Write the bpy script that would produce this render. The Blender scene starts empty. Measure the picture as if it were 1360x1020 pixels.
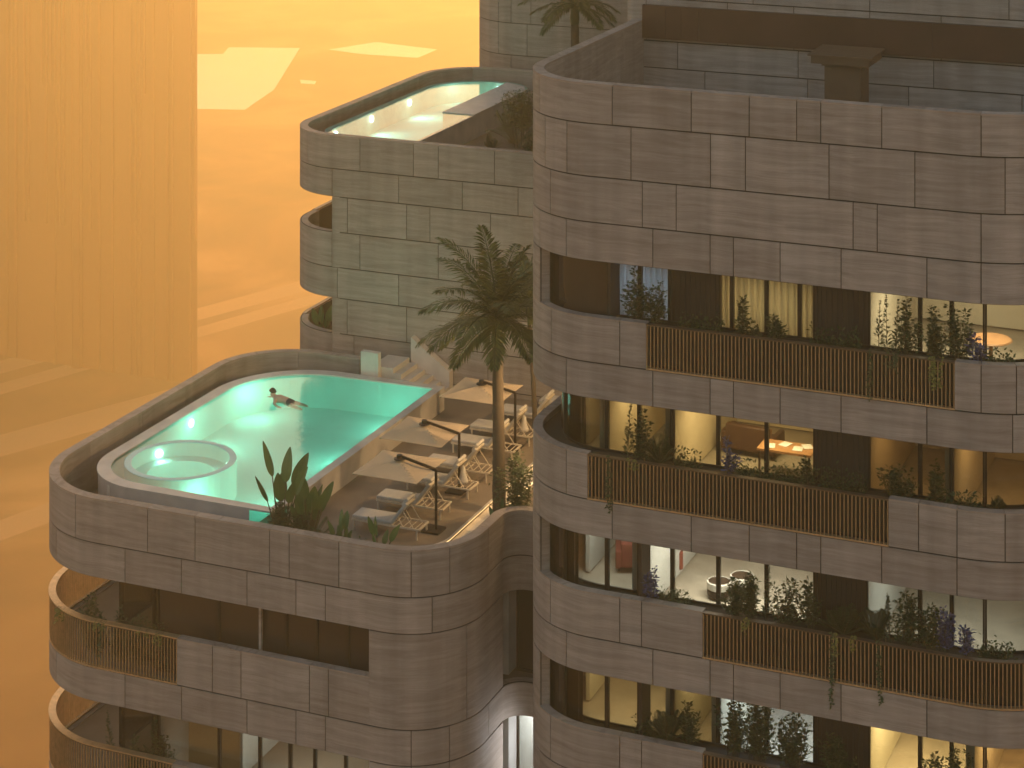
import bpy, bmesh, math, random
from math import sin, cos, pi, radians, sqrt, atan2, floor
from mathutils import Vector, Matrix, Euler
random.seed(7)
R = radians
# ------------------------------------------------------------------ camera numbers
# world: x along the front faces, y into the picture along the side faces, z up; camera at (0,0,100)
FPX, CX, HY, CAMZ = 2873.0, 680.0, -440.0, 100.0
YAW = math.atan(1200/2873)
CT, ST = cos(YAW), sin(YAW)
def proj(x, y, H):
    X = CT*x+ST*y; Z = -ST*x+CT*y
    return CX+FPX*X/Z, HY+FPX*H/Z, Z
def at_h(px, py, H):
    """point of the plane H metres below the camera seen at a photo pixel"""
    k = H/(py-HY)
    return k*((px-CX)*CT-FPX*ST), k*((px-CX)*ST+FPX*CT)
def x_at(px, y):
    return y*((px-CX)*CT-FPX*ST)/((px-CX)*ST+FPX*CT)
sc = bpy.context.scene
COL = bpy.context.collection

# ------------------------------------------------------------------ node helpers
def new_mat(name):
    m = bpy.data.materials.new(name); m.use_nodes = True
    nt = m.node_tree; nt.nodes.clear()
    out = nt.nodes.new('ShaderNodeOutputMaterial')
    return m, nt, out
def N(nt, typ, **kw):
    n = nt.nodes.new(typ)
    for k, v in kw.items():
        if k.startswith('i_'):
            n.inputs[k[2:].replace('_', ' ')].default_value = v
        else: setattr(n, k, v)
    return n
def L(nt, a, b): nt.links.new(a, b)
def ramp(nt, fac, stops):
    r = nt.nodes.new('ShaderNodeValToRGB')
    e = r.color_ramp.elements
    while len(e) < len(stops): e.new(0.5)
    for i, (p, c) in enumerate(stops):
        e[i].position = p; e[i].color = (c[0], c[1], c[2], 1)
    L(nt, fac, r.inputs[0]); return r
def simple(name, col, rough=0.6, metal=0.0, spec=0.5, var=0.15, nscale=3.0, bump=0.0, coords='Object', bscale=None):
    m, nt, out = new_mat(name)
    b = N(nt, 'ShaderNodeBsdfPrincipled'); L(nt, b.outputs[0], out.inputs[0])
    b.inputs['Roughness'].default_value = rough; b.inputs['Metallic'].default_value = metal
    b.inputs['Specular IOR Level'].default_value = spec
    tc = N(nt, 'ShaderNodeTexCoord'); nz = N(nt, 'ShaderNodeTexNoise'); nz.inputs['Scale'].default_value = nscale
    nz.inputs['Detail'].default_value = 5
    L(nt, tc.outputs[coords], nz.inputs['Vector'])
    d = tuple(c*(1-var) for c in col); l = tuple(min(1, c*(1+var)) for c in col)
    r = ramp(nt, nz.outputs[0], [(0.3, d), (0.7, l)])
    L(nt, r.outputs[0], b.inputs['Base Color'])
    if bump:
        n2 = N(nt, 'ShaderNodeTexNoise'); n2.inputs['Scale'].default_value = bscale or nscale*8
        L(nt, tc.outputs[coords], n2.inputs['Vector'])
        bp = N(nt, 'ShaderNodeBump'); bp.inputs['Strength'].default_value = bump; bp.inputs['Distance'].default_value = 0.02
        L(nt, n2.outputs[0], bp.inputs['Height']); L(nt, bp.outputs[0], b.inputs['Normal'])
    return m
def stone_mat(name, c0, c1, c2):
    """travertine cladding: horizontal bedding streaks, tone shifted per slab by the 'pv' attribute"""
    m, nt, out = new_mat(name)
    b = N(nt, 'ShaderNodeBsdfPrincipled'); L(nt, b.outputs[0], out.inputs[0])
    b.inputs['Roughness'].default_value = 0.72; b.inputs['Specular IOR Level'].default_value = 0.25
    tc = N(nt, 'ShaderNodeTexCoord'); at = N(nt, 'ShaderNodeAttribute', attribute_name='pv')
    off = N(nt, 'ShaderNodeVectorMath', operation='SCALE'); off.inputs[0].default_value = (17, 9, 31)
    L(nt, at.outputs['Fac'], off.inputs['Scale'])
    mp = N(nt, 'ShaderNodeMapping'); mp.inputs['Scale'].default_value = (0.55, 0.55, 7.0)
    L(nt, tc.outputs['Object'], mp.inputs[0])
    # gentle warp so that the streaks wander
    wn = N(nt, 'ShaderNodeTexNoise'); wn.inputs['Scale'].default_value = 0.6; wn.inputs['Detail'].default_value = 2
    L(nt, tc.outputs['Object'], wn.inputs['Vector'])
    ws = N(nt, 'ShaderNodeVectorMath', operation='SCALE'); ws.inputs['Scale'].default_value = 1.6
    L(nt, wn.outputs['Color'], ws.inputs[0])
    ad = N(nt, 'ShaderNodeVectorMath', operation='ADD'); L(nt, mp.outputs[0], ad.inputs[0]); L(nt, ws.outputs[0], ad.inputs[1])
    ad2 = N(nt, 'ShaderNodeVectorMath', operation='ADD'); L(nt, ad.outputs[0], ad2.inputs[0]); L(nt, off.outputs[0], ad2.inputs[1])
    nz = N(nt, 'ShaderNodeTexNoise'); nz.inputs['Scale'].default_value = 1.0; nz.inputs['Detail'].default_value = 7; nz.inputs['Roughness'].default_value = 0.62
    L(nt, ad2.outputs[0], nz.inputs['Vector'])
    r = ramp(nt, nz.outputs[0], [(0.30, c0), (0.5, c1), (0.70, c2)])
    # fine dark veins
    mp2 = N(nt, 'ShaderNodeMapping'); mp2.inputs['Scale'].default_value = (1.3, 1.3, 34.0)
    L(nt, ad2.outputs[0], mp2.inputs[0])
    n2 = N(nt, 'ShaderNodeTexNoise'); n2.inputs['Scale'].default_value = 0.7; n2.inputs['Detail'].default_value = 4
    L(nt, mp2.outputs[0], n2.inputs['Vector'])
    r2 = ramp(nt, n2.outputs[0], [(0.36, (0.72, 0.70, 0.68)), (0.5, (1, 1, 1))])
    mx = N(nt, 'ShaderNodeMix', data_type='RGBA', blend_type='MULTIPLY'); mx.inputs['Factor'].default_value = 0.8
    L(nt, r.outputs[0], mx.inputs['A']); L(nt, r2.outputs[0], mx.inputs['B'])
    # per slab value, 0.86..1.14
    mr = N(nt, 'ShaderNodeMapRange'); mr.inputs['To Min'].default_value = 0.91; mr.inputs['To Max'].default_value = 1.10
    L(nt, at.outputs['Fac'], mr.inputs['Value'])
    # faint vertical weather streaks
    mp3 = N(nt, 'ShaderNodeMapping'); mp3.inputs['Scale'].default_value = (2.2, 2.2, 0.12)
    L(nt, tc.outputs['Object'], mp3.inputs[0])
    n3 = N(nt, 'ShaderNodeTexNoise'); n3.inputs['Scale'].default_value = 1.0; n3.inputs['Detail'].default_value = 4
    L(nt, mp3.outputs[0], n3.inputs['Vector'])
    mr3 = N(nt, 'ShaderNodeMapRange'); mr3.inputs['From Min'].default_value = 0.3; mr3.inputs['From Max'].default_value = 0.7
    mr3.inputs['To Min'].default_value = 0.82; mr3.inputs['To Max'].default_value = 1.06
    L(nt, n3.outputs[0], mr3.inputs['Value'])
    mu = N(nt, 'ShaderNodeMath', operation='MULTIPLY'); L(nt, mr.outputs[0], mu.inputs[0]); L(nt, mr3.outputs[0], mu.inputs[1])
    sc_ = N(nt, 'ShaderNodeVectorMath', operation='SCALE'); L(nt, mx.outputs['Result'], sc_.inputs[0]); L(nt, mu.outputs[0], sc_.inputs['Scale'])
    L(nt, sc_.outputs[0], b.inputs['Base Color'])
    bp = N(nt, 'ShaderNodeBump'); bp.inputs['Strength'].default_value = 0.25; bp.inputs['Distance'].default_value = 0.01
    L(nt, nz.outputs[0], bp.inputs['Height']); L(nt, bp.outputs[0], b.inputs['Normal'])
    return m
def glass_mat(name, tint, refl_rough=0.02, ior=1.5, base=0.0):
    m, nt, out = new_mat(name)
    t = N(nt, 'ShaderNodeBsdfTransparent'); t.inputs[0].default_value = (*tint, 1)
    g = N(nt, 'ShaderNodeBsdfGlossy'); g.inputs['Roughness'].default_value = refl_rough
    fr = N(nt, 'ShaderNodeFresnel'); fr.inputs['IOR'].default_value = ior
    mx = N(nt, 'ShaderNodeMixShader')
    L(nt, fr.outputs[0], mx.inputs[0]); L(nt, t.outputs[0], mx.inputs[1]); L(nt, g.outputs[0], mx.inputs[2])
    L(nt, mx.outputs[0], out.inputs[0]); return m
def water_mat(name, tint, ior=1.45, wave=3.5, strength=0.2):
    m, nt, out = new_mat(name)
    t = N(nt, 'ShaderNodeBsdfTransparent'); t.inputs[0].default_value = (*tint, 1)
    g = N(nt, 'ShaderNodeBsdfGlossy'); g.inputs['Roughness'].default_value = 0.03
    fr = N(nt, 'ShaderNodeFresnel'); fr.inputs['IOR'].default_value = ior
    tc = N(nt, 'ShaderNodeTexCoord')
    nz = N(nt, 'ShaderNodeTexNoise'); nz.inputs['Scale'].default_value = wave; nz.inputs['Detail'].default_value = 4
    L(nt, tc.outputs['Object'], nz.inputs['Vector'])
    bp = N(nt, 'ShaderNodeBump'); bp.inputs['Strength'].default_value = strength; bp.inputs['Distance'].default_value = 0.03
    L(nt, nz.outputs[0], bp.inputs['Height']); L(nt, bp.outputs[0], g.inputs['Normal']); L(nt, bp.outputs[0], fr.inputs['Normal'])
    mx = N(nt, 'ShaderNodeMixShader')
    L(nt, fr.outputs[0], mx.inputs[0]); L(nt, t.outputs[0], mx.inputs[1]); L(nt, g.outputs[0], mx.inputs[2])
    L(nt, mx.outputs[0], out.inputs[0]); return m
def emit_mat(name, col, s):
    m, nt, out = new_mat(name)
    e = N(nt, 'ShaderNodeEmission'); e.inputs[0].default_value = (*col, 1); e.inputs[1].default_value = s
    L(nt, e.outputs[0], out.inputs[0]); return m
def leaf_mat(name, c0, c1, rough=0.5, trans=0.25):
    m, nt, out = new_mat(name)
    b = N(nt, 'ShaderNodeBsdfPrincipled'); b.inputs['Roughness'].default_value = rough
    at = N(nt, 'ShaderNodeAttribute', attribute_name='pv')
    r = ramp(nt, at.outputs['Fac'], [(0.0, c0), (1.0, c1)])
    L(nt, r.outputs[0], b.inputs['Base Color'])
    tr = N(nt, 'ShaderNodeBsdfTranslucent'); L(nt, r.outputs[0], tr.inputs[0])
    mx = N(nt, 'ShaderNodeMixShader'); mx.inputs[0].default_value = trans
    L(nt, b.outputs[0], mx.inputs[1]); L(nt, tr.outputs[0], mx.inputs[2]); L(nt, mx.outputs[0], out.inputs[0])
    return m

# ------------------------------------------------------------------ mesh builder
class MB:
    def __init__(s): s.v = []; s.f = []; s.m = []; s.a = []
    def face(s, idx, mat=0, pv=0.5): s.f.append(idx); s.m.append(mat); s.a.append(pv)
    def box(s, x0, x1, y0, y1, z0, z1, mat=0, pv=0.5):
        b = len(s.v)
        s.v += [(x0,y0,z0),(x1,y0,z0),(x1,y1,z0),(x0,y1,z0),(x0,y0,z1),(x1,y0,z1),(x1,y1,z1),(x0,y1,z1)]
        for q in ((0,3,2,1),(4,5,6,7),(0,1,5,4),(1,2,6,5),(2,3,7,6),(3,0,4,7)): s.face([b+i for i in q], mat, pv)
    def obox(s, c, ax, ay, az, hx, hy, hz, mat=0, pv=0.5):
        c = Vector(c); b = len(s.v); ax = Vector(ax).normalized(); ay = Vector(ay).normalized(); az = Vector(az).normalized()
        for dz in (-1, 1):
            for dx, dy in ((-1,-1),(1,-1),(1,1),(-1,1)):
                s.v.append(tuple(c+ax*dx*hx+ay*dy*hy+az*dz*hz))
        for q in ((0,3,2,1),(4,5,6,7),(0,1,5,4),(1,2,6,5),(2,3,7,6),(3,0,4,7)): s.face([b+i for i in q], mat, pv)
    def bar(s, p, q, w, h=None, mat=0, pv=0.5, up=(0,0,1)):
        p = Vector(p); q = Vector(q); d = q-p; ln = d.length; d.normalize(); u = Vector(up)
        if abs(d.dot(u)) > 0.95: u = Vector((1,0,0))
        sd = d.cross(u).normalized(); u2 = sd.cross(d)
        s.obox((p+q)/2, d, sd, u2, ln/2, w/2, (h or w)/2, mat, pv)
    def tube(s, pts, rad, n=8, mat=0, pv=0.5, cap=True):
        pts = [Vector(p) for p in pts]; k = len(pts)
        if not hasattr(rad, '__len__'): rad = [rad]*k
        b = len(s.v); prev = None
        for i, p in enumerate(pts):
            d = (pts[min(i+1,k-1)]-pts[max(i-1,0)]).normalized()
            if prev is None:
                u = Vector((0,0,1)) if abs(d.z) < 0.9 else Vector((1,0,0)); a = d.cross(u).normalized()
            else: a = (prev-d*prev.dot(d)).normalized()
            prev = a; c = d.cross(a)
            for j in range(n):
                t = 2*pi*j/n; s.v.append(tuple(p+(a*cos(t)+c*sin(t))*rad[i]))
        for i in range(k-1):
            for j in range(n):
                s.face([b+i*n+j, b+i*n+(j+1)%n, b+(i+1)*n+(j+1)%n, b+(i+1)*n+j], mat, pv)
        if cap:
            s.face([b+j for j in range(n)][::-1], mat, pv); s.face([b+(k-1)*n+j for j in range(n)], mat, pv)
    def lathe(s, cx, cy, prof, n=24, mat=0, pv=0.5):
        b = len(s.v); k = len(prof)
        for r, z in prof:
            for j in range(n): t = 2*pi*j/n; s.v.append((cx+r*cos(t), cy+r*sin(t), z))
        for i in range(k-1):
            for j in range(n): s.face([b+i*n+j, b+i*n+(j+1)%n, b+(i+1)*n+(j+1)%n, b+(i+1)*n+j], mat, pv)
    def prism(s, pts, z0, z1, mat=0, pv=0.5, side=None):
        b = len(s.v); n = len(pts)
        s.v += [(p[0],p[1],z0) for p in pts]+[(p[0],p[1],z1) for p in pts]
        s.face([b+i for i in range(n)][::-1], mat, pv); s.face([b+n+i for i in range(n)], mat, pv)
        for i in range(n): s.face([b+i, b+(i+1)%n, b+n+(i+1)%n, b+n+i], mat if side is None else side, pv)
    def leaf(s, p, d, nrm, ln, w, mat=0, pv=0.5, bend=0.0):
        """pointed blade, two quads folded at the middle"""
        p = Vector(p); d = Vector(d).normalized(); sd = d.cross(Vector(nrm))
        if sd.length < 1e-4: sd = d.cross(Vector((1,0.3,0.2)))
        sd.normalize(); up = sd.cross(d)
        b = len(s.v)
        m = p+d*ln*0.5+up*ln*0.04; t = p+d*ln-Vector((0,0,1))*bend*ln
        s.v += [tuple(p), tuple(m+sd*w/2), tuple(t), tuple(m-sd*w/2)]
        s.face([b, b+1, b+2, b+3], mat, pv)
    def build(s, name, mats, parent=None, base=(0,0,0), smooth=False):
        me = bpy.data.meshes.new(name)
        bx, by, bz = base
        me.from_pydata([(x-bx, y-by, z-bz) for x, y, z in s.v], [], s.f)
        if not isinstance(mats, (list, tuple)): mats = [mats]
        for m in mats: me.materials.append(m)
        me.polygons.foreach_set('material_index', s.m)
        at = me.attributes.new('pv', 'FLOAT', 'FACE'); at.data.foreach_set('value', s.a)
        if smooth: me.polygons.foreach_set('use_smooth', [True]*len(s.f))
        me.update()
        o = bpy.data.objects.new(name, me); COL.objects.link(o)
        if parent is not None: o.parent = parent
        else: o.location = base
        return o
def tag(o, label=None, cat=None, group=None, kind=None):
    if label: o['label'] = label
    if cat: o['category'] = cat
    if group: o['group'] = group
    if kind: o['kind'] = kind
    return o
def empty(name, loc=(0,0,0), label=None, cat=None, group=None):
    o = bpy.data.objects.new(name, None); COL.objects.link(o); o.location = loc; o.empty_display_size = 0.3
    return tag(o, label, cat, group)
def copy_tree(o, loc, rz=0.0, scale=None, label=None, root=True, parent=None):
    c = o.copy(); COL.objects.link(c)
    if root:
        c.location = loc; c.rotation_euler = (0, 0, rz)
        if scale: c.scale = (scale,)*3
        if label: c['label'] = label
    else: c.parent = parent
    for ch in list(o.children): copy_tree(ch, None, root=False, parent=c)
    return c
def Z(H): return CAMZ-H

# ------------------------------------------------------------------ paths
class Path:
    def __init__(s, corners, closed=False, step=4.0):
        """corners: (x, y, radius)"""
        pts = []; n = len(corners)
        for i, (x, y, r) in enumerate(corners):
            P = Vector((x, y))
            if (not closed and i in (0, n-1)) or r <= 0: pts.append(P); continue
            A = Vector(corners[i-1][:2]); B = Vector(corners[(i+1) % n][:2])
            u = (A-P).normalized(); v = (B-P).normalized()
            ang = u.angle(v); t = r/math.tan(ang/2); c = P+(u+v).normalized()*(r/sin(ang/2))
            p0 = P+u*t; p1 = P+v*t
            a0 = atan2(p0.y-c.y, p0.x-c.x); a1 = atan2(p1.y-c.y, p1.x-c.x)
            da = (a1-a0+pi) % (2*pi)-pi; k = max(3, int(abs(math.degrees(da))/step))
            for j in range(k+1):
                t_ = a0+da*j/k; pts.append(Vector((c.x+r*cos(t_), c.y+r*sin(t_))))
        if closed: pts.append(pts[0].copy())
        s.closed = closed
        s.p = [pts[0]]
        for q in pts[1:]:
            if (q-s.p[-1]).length > 1e-5: s.p.append(q)
        s.c = [0.0]
        for i in range(1, len(s.p)): s.c.append(s.c[-1]+(s.p[i]-s.p[i-1]).length)
        s.len = s.c[-1]
    def seg(s, t):
        t = max(0, min(s.len-1e-7, t))
        lo, hi = 0, len(s.c)-1
        while hi-lo > 1:
            m = (lo+hi)//2
            if s.c[m] <= t: lo = m
            else: hi = m
        return lo
    def pt(s, t, off=0.0):
        i = s.seg(t); d = s.p[i+1]-s.p[i]; L_ = d.length
        f = (max(0, min(s.len, t))-s.c[i])/L_
        p = s.p[i]+d*f
        # vertex-averaged normal
        def vn(k):
            n = Vector((0, 0))
            m = len(s.p)-1
            for a in (k-1, k):
                if s.closed: a %= m
                if 0 <= a < m:
                    e = (s.p[a+1]-s.p[a]).normalized(); n += Vector((e.y, -e.x))
            return n.normalized()
        n = (vn(i)*(1-f)+vn(i+1)*f).normalized()
        q = p+n*off
        return q.x, q.y
    def samples(s, a, b):
        return [a]+[c for c in s.c if a+1e-4 < c < b-1e-4]+[b]
    def s_px(s, px, H, off=0.0):
        """arc length where the path is seen at photo column px (nearest crossing)"""
        best = None; N_ = 900
        pr = None
        for i in range(N_+1):
            t = s.len*i/N_; x, y = s.pt(t, off); q = proj(x, y, H)
            if pr is not None and (pr[0]-px)*(q[0]-px) <= 0 and q[0] != pr[0]:
                f = (px-pr[0])/(q[0]-pr[0]); tt = s.len*(i-1+f)/N_
                if best is None or q[2] < best[1]-0.3: best = (tt, q[2])
            pr = q
        return best[0] if best else None
    def poly(s, off=0.0):
        ts = s.c[:-1] if s.closed else s.c
        return [s.pt(t, off) for t in ts]
def strip(mb, path, a, b, o0, o1, Ht, Hb, mat=0, pv=0.5, ends=True):
    ts = path.samples(a, b); z0, z1 = Z(Hb), Z(Ht); k = len(mb.v)
    for t in ts:
        xo, yo = path.pt(t, o0); xi, yi = path.pt(t, o1)
        mb.v += [(xo,yo,z0),(xo,yo,z1),(xi,yi,z1),(xi,yi,z0)]
    for i in range(len(ts)-1):
        c = k+4*i; d = c+4
        mb.face([c, d, d+1, c+1], mat, pv); mb.face([c+1, d+1, d+2, c+2], mat, pv)
        mb.face([c+2, d+2, d+3, c+3], mat, pv); mb.face([c+3, d+3, d, c], mat, pv)
    if ends:
        mb.face([k, k+1, k+2, k+3], mat, pv); e = k+4*(len(ts)-1); mb.face([e+3, e+2, e+1, e], mat, pv)
RS = random.Random(11)
def panels(mb, path, a, b, Ht, Hb, seams=(), thick=0.3, gap=0.026, cop=None, off=0.0, maxlen=5.0):
    """stone slabs with open joints on a dark backing; mats 0 stone, 1 joint"""
    cuts = [a]+sorted(t for t in seams if t is not None and a+0.25 < t < b-0.25)+[b]
    full = [cuts[0]]
    for c in cuts[1:]:
        L_ = c-full[-1]
        if L_ > maxlen*1.25:
            k = int(L_/2.9)+1; s0 = full[-1]
            for j in range(1, k): full.append(s0+L_*(j+RS.uniform(-0.22, 0.22))/k)
        full.append(c)
    for i in range(len(full)-1):
        g0 = 0 if i == 0 else gap/2; g1 = 0 if i == len(full)-2 else gap/2
        strip(mb, path, full[i]+g0, full[i+1]-g1, off, off-0.03, Ht+(0.019 if cop is None else 0), Hb-0.019, 0, RS.random())
    strip(mb, path, a+0.004, b-0.004, off-0.0305, off-0.06, Ht+0.003, Hb-0.003, 1)
    # inner slabs
    for i in range(len(full)-1):
        strip(mb, path, full[i]+(0 if i == 0 else 0.006), full[i+1]-(0 if i == len(full)-2 else 0.006), off-0.0605, off-thick, Ht, Hb, 0, RS.random())
    if cop:
        for i in range(len(full)-1):
            strip(mb, path, full[i]+(0 if i == 0 else 0.008), full[i+1]-(0 if i == len(full)-2 else 0.008), off+0.004, off-thick-0.004, Ht-cop, Ht, 2, RS.random())

# ------------------------------------------------------------------ materials
M = {}
M['stone'] = stone_mat('travertine', (0.310, 0.252, 0.208), (0.395, 0.326, 0.273), (0.475, 0.400, 0.340))
M['coping'] = stone_mat('travertine_coping', (0.36, 0.28, 0.22), (0.44, 0.34, 0.27), (0.50, 0.40, 0.32))
M['joint'] = simple('joint_shadow_gap', (0.018, 0.012, 0.009), 0.9)
M['slab'] = simple('concrete_slab', (0.30, 0.26, 0.23), 0.85, nscale=2)
M['floorint'] = simple('interior_floor', (0.42, 0.36, 0.28), 0.5, nscale=1.5)
M['bronze'] = simple('bronze_metal', (0.62, 0.42, 0.22), 0.45, metal=0.6, nscale=6)
M['bronze_dk'] = simple('dark_bronze', (0.016, 0.011, 0.008), 0.5, metal=0.3, nscale=4)
M['brownmetal'] = simple('brown_cladding', (0.085, 0.042, 0.026), 0.45, metal=0.2, nscale=0.8, var=0.2)
M['brownwood'] = simple('brown_timber', (0.14, 0.08, 0.042), 0.55, nscale=2)
M['soil'] = simple('planter_soil', (0.045, 0.035, 0.025), 0.95, nscale=9, bump=0.8)
M['glass'] = glass_mat('clear_glass', (0.80, 0.82, 0.80))
M['darkglass'] = simple('dark_tinted_glass', (0.036, 0.027, 0.023), 0.12, nscale=0.7, spec=0.6)
M['darkslat'] = simple('dark_timber_panel', (0.036, 0.027, 0.022), 0.55, nscale=1)
M['wallint'] = simple('plaster_wall', (0.55, 0.48, 0.38), 0.85, nscale=1)
M['wallgrey'] = simple('grey_plaster_wall', (0.48, 0.47, 0.43), 0.85, nscale=1)
M['deck'] = simple('deck_paving', (0.21, 0.162, 0.118), 0.62, nscale=1.2, bump=0.15)
M['poolstone'] = simple('pool_stone', (0.62, 0.55, 0.47), 0.55, nscale=1.6, bump=0.08)
M['basin'] = simple('pool_basin_plaster', (0.60, 0.86, 0.78), 0.6, nscale=0.9, var=0.06)
M['darkmetal'] = simple('dark_pole_metal', (0.03, 0.022, 0.018), 0.4, metal=0.4)
M['canvas'] = simple('canopy_canvas', (0.60, 0.44, 0.27), 0.85, nscale=2, var=0.06)
M['cushion'] = simple('lounger_cushion', (0.54, 0.49, 0.42), 0.9, nscale=5, var=0.06, bump=0.2)
M['frame'] = simple('lounger_frame', (0.62, 0.52, 0.38), 0.45, nscale=4, var=0.08)
M['bark'] = simple('palm_bark', (0.085, 0.062, 0.04), 0.85, nscale=8, bump=0.6)
M['stem'] = simple('plant_stem', (0.10, 0.085, 0.04), 0.8)
M['leafd'] = leaf_mat('foliage_dark', (0.024, 0.046, 0.015), (0.085, 0.125, 0.038))
M['leafm'] = leaf_mat('foliage_mid', (0.035, 0.058, 0.018), (0.11, 0.145, 0.045))
M['leafy'] = leaf_mat('foliage_yellow', (0.16, 0.16, 0.03), (0.36, 0.33, 0.07))
M['leafb'] = leaf_mat('flower_blue', (0.05, 0.06, 0.16), (0.14, 0.16, 0.34))
M['leafp'] = leaf_mat('paddle_leaf', (0.06, 0.12, 0.035), (0.13, 0.21, 0.07), rough=0.35)
M['palm'] = leaf_mat('palm_leaflets', (0.06, 0.08, 0.02), (0.17, 0.19, 0.05))
M['skin'] = simple('skin', (0.62, 0.38, 0.27), 0.5, nscale=3, var=0.05)
M['hair'] = simple('hair', (0.02, 0.014, 0.01), 0.6)
M['shorts'] = simple('shorts', (0.05, 0.05, 0.06), 0.8)
M['white'] = simple('white_paint', (0.75, 0.74, 0.70), 0.5)

# ------------------------------------------------------------------ camera, sky, sun, haze
cam = bpy.data.cameras.new('camera'); co = bpy.data.objects.new('camera', cam); COL.objects.link(co)
cam.sensor_width = 36; cam.lens = 36*FPX/1360; cam.shift_y = (HY-510)/1360; cam.shift_x = 0
cam.clip_start = 0.5; cam.clip_end = 5000
co.location = (0, 0, CAMZ); co.rotation_euler = (R(90), 0, YAW); sc.camera = co
SUN_EL, SUN_AZ = R(8.5), math.atan2(0.02, 1.0)     # azimuth measured from +y towards +x
w = bpy.data.worlds.new('World'); sc.world = w; w.use_nodes = True
nt = w.node_tree; nt.nodes.clear()
wo = nt.nodes.new('ShaderNodeOutputWorld'); bg = nt.nodes.new('ShaderNodeBackground'); sky = nt.nodes.new('ShaderNodeTexSky')
sky.sky_type = 'NISHITA'; sky.sun_disc = False; sky.sun_elevation = SUN_EL; sky.sun_rotation = SUN_AZ
sky.altitude = 100; sky.air_density = 1.0; sky.dust_density = 4.0; sky.ozone_density = 0.6
bg.inputs[1].default_value = 0.15
nt.links.new(sky.outputs[0], bg.inputs[0]); nt.links.new(bg.outputs[0], wo.inputs[0])
sl = bpy.data.lights.new('sun', 'SUN'); sl.energy = 4.8; sl.angle = R(0.6); sl.color = (1.0, 0.585, 0.215)
so = bpy.data.objects.new('sun', sl); COL.objects.link(so)
sd = Vector((sin(SUN_AZ)*cos(SUN_EL), cos(SUN_AZ)*cos(SUN_EL), sin(SUN_EL)))
so.rotation_euler = sd.to_track_quat('Z', 'Y').to_euler(); so.location = (0, 40, 140)
TOPZ = 127.0
hz = MB(); hz.box(-1450, 1450, -900, 2000, -2, TOPZ+3)
hm, hn, hout = new_mat('haze_air')
pvn = N(hn, 'ShaderNodeVolumePrincipled'); pvn.inputs['Color'].default_value = (1.0, 0.79, 0.44, 1)
pvn.inputs['Density'].default_value = 0.0023; pvn.inputs['Anisotropy'].default_value = 0.66
L(hn, pvn.outputs[0], hout.inputs['Volume'])
tag(hz.build('haze', hm), 'warm golden evening haze filling the air', 'haze', kind='stuff')
sc.view_settings.view_transform = 'Standard'; sc.view_settings.look = 'None'; sc.view_settings.exposure = 1.15
sc.cycles.volume_bounces = 1; sc.cycles.max_bounces = 7; sc.cycles.diffuse_bounces = 3; sc.cycles.glossy_bounces = 3
sc.cycles.transparent_max_bounces = 12; sc.cycles.sample_clamp_indirect = 4; sc.cycles.use_denoising = True
sc.cycles.caustics_reflective = False; sc.cycles.caustics_refractive = False

def area(name, loc, tgt, size, power, col, spread=None, sy=None):
    l = bpy.data.lights.new(name, 'AREA'); l.energy = power; l.color = col; l.size = size
    if sy: l.shape = 'RECTANGLE'; l.size_y = sy
    if spread: l.spread = R(spread)
    o = bpy.data.objects.new(name, l); COL.objects.link(o); o.location = loc
    o.rotation_euler = (Vector(tgt)-Vector(loc)).to_track_quat('-Z', 'Y').to_euler(); return o
def point(name, loc, power, col, rad=0.08):
    l = bpy.data.lights.new(name, 'POINT'); l.energy = power; l.color = col; l.shadow_soft_size = rad
    o = bpy.data.objects.new(name, l); COL.objects.link(o); o.location = loc; return o

POOLK = 0.30; DECKK = 0.34
# ------------------------------------------------------------------ the towers
GL = 26.0                                   # lowest built storey line below the last visible one
PC = Path([(-22.4,75,0.0),(-22.4,53.2,2.4),(-7.0,53.2,3.3),(-7.0,75,0.0)])
PA = Path([(-38.34,67.8,2.6),(-38.34,53.19,3.03),(-23.95,53.19,2.2),(-23.95,57.2,0.6),(-22.2,57.2,0.0)])
PA.p.insert(0, Vector((-34.2,67.8))); PA.__init__([(-33.95,67.8,0),(-38.34,67.8,2.8),(-38.34,53.19,3.03),(-23.95,53.19,2.2),(-23.95,57.2,0.6),(-22.2,57.2,0)])
PB = Path([(-22.4,83.4,0),(-37.95,83.4,2.6),(-37.95,69.0,2.1),(-22.4,69.0,0)])
PD = Path([(-37.5,97,0),(-37.5,84.2,2.4),(30.0,84.2,2.4),(30.0,97,0)])  # right end stretched far out of view to shade the near haze
PE = Path([(-22.7,75,0),(-22.7,63.5,0.25),(-5.0,63.5,0.8),(-5.0,75,0)])
def sx(path, pxs, H): return [path.s_px(p, H) for p in pxs]
M['bronze_rail'] = simple('aged_bronze_rail', (0.16, 0.10, 0.055), 0.5, metal=0.4)
SM = [M['stone'], M['joint'], M['coping']]

# =========================== front right tower C ===========================
TC = empty('apartment_tower', (-15, 60, 0), 'tall travertine tower at the right with rounded balcony bands, bronze slat railings and lit rooms', 'tower')
CB = (-15, 60, 0)
c_rows = [(10.93, 11.94, [717,813,918,995,1058,1090,1171,1303], 0.05),
          (11.94, 13.33, [724,753,838,943.5,990,1101,1215,1335], None),
          (13.33, 14.53, [731,853,898,1133,1165,1303], None),
          (14.53, 15.55, [717,752,867,943,974,1036,1117,1231,1303], None)]
for H0, H1, px, cp in c_rows:
    mb = MB(); panels(mb, PC, 0, PC.len, H0, H1, sx(PC, px, H0), cop=cp)
    mb.build('stone_band' if cp is None else 'roof_parapet', SM, TC, CB)
TOPS = [15.55, 19.16, 22.78, 26.40, 30.02]
rails = [(858, 1268), (780, 1180), (933, 1500), (933, 1500)]
pseams = [[732,823,1303,1350], [752,1220,1271,1335], [731,823,852], [731,823,852]]
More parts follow.
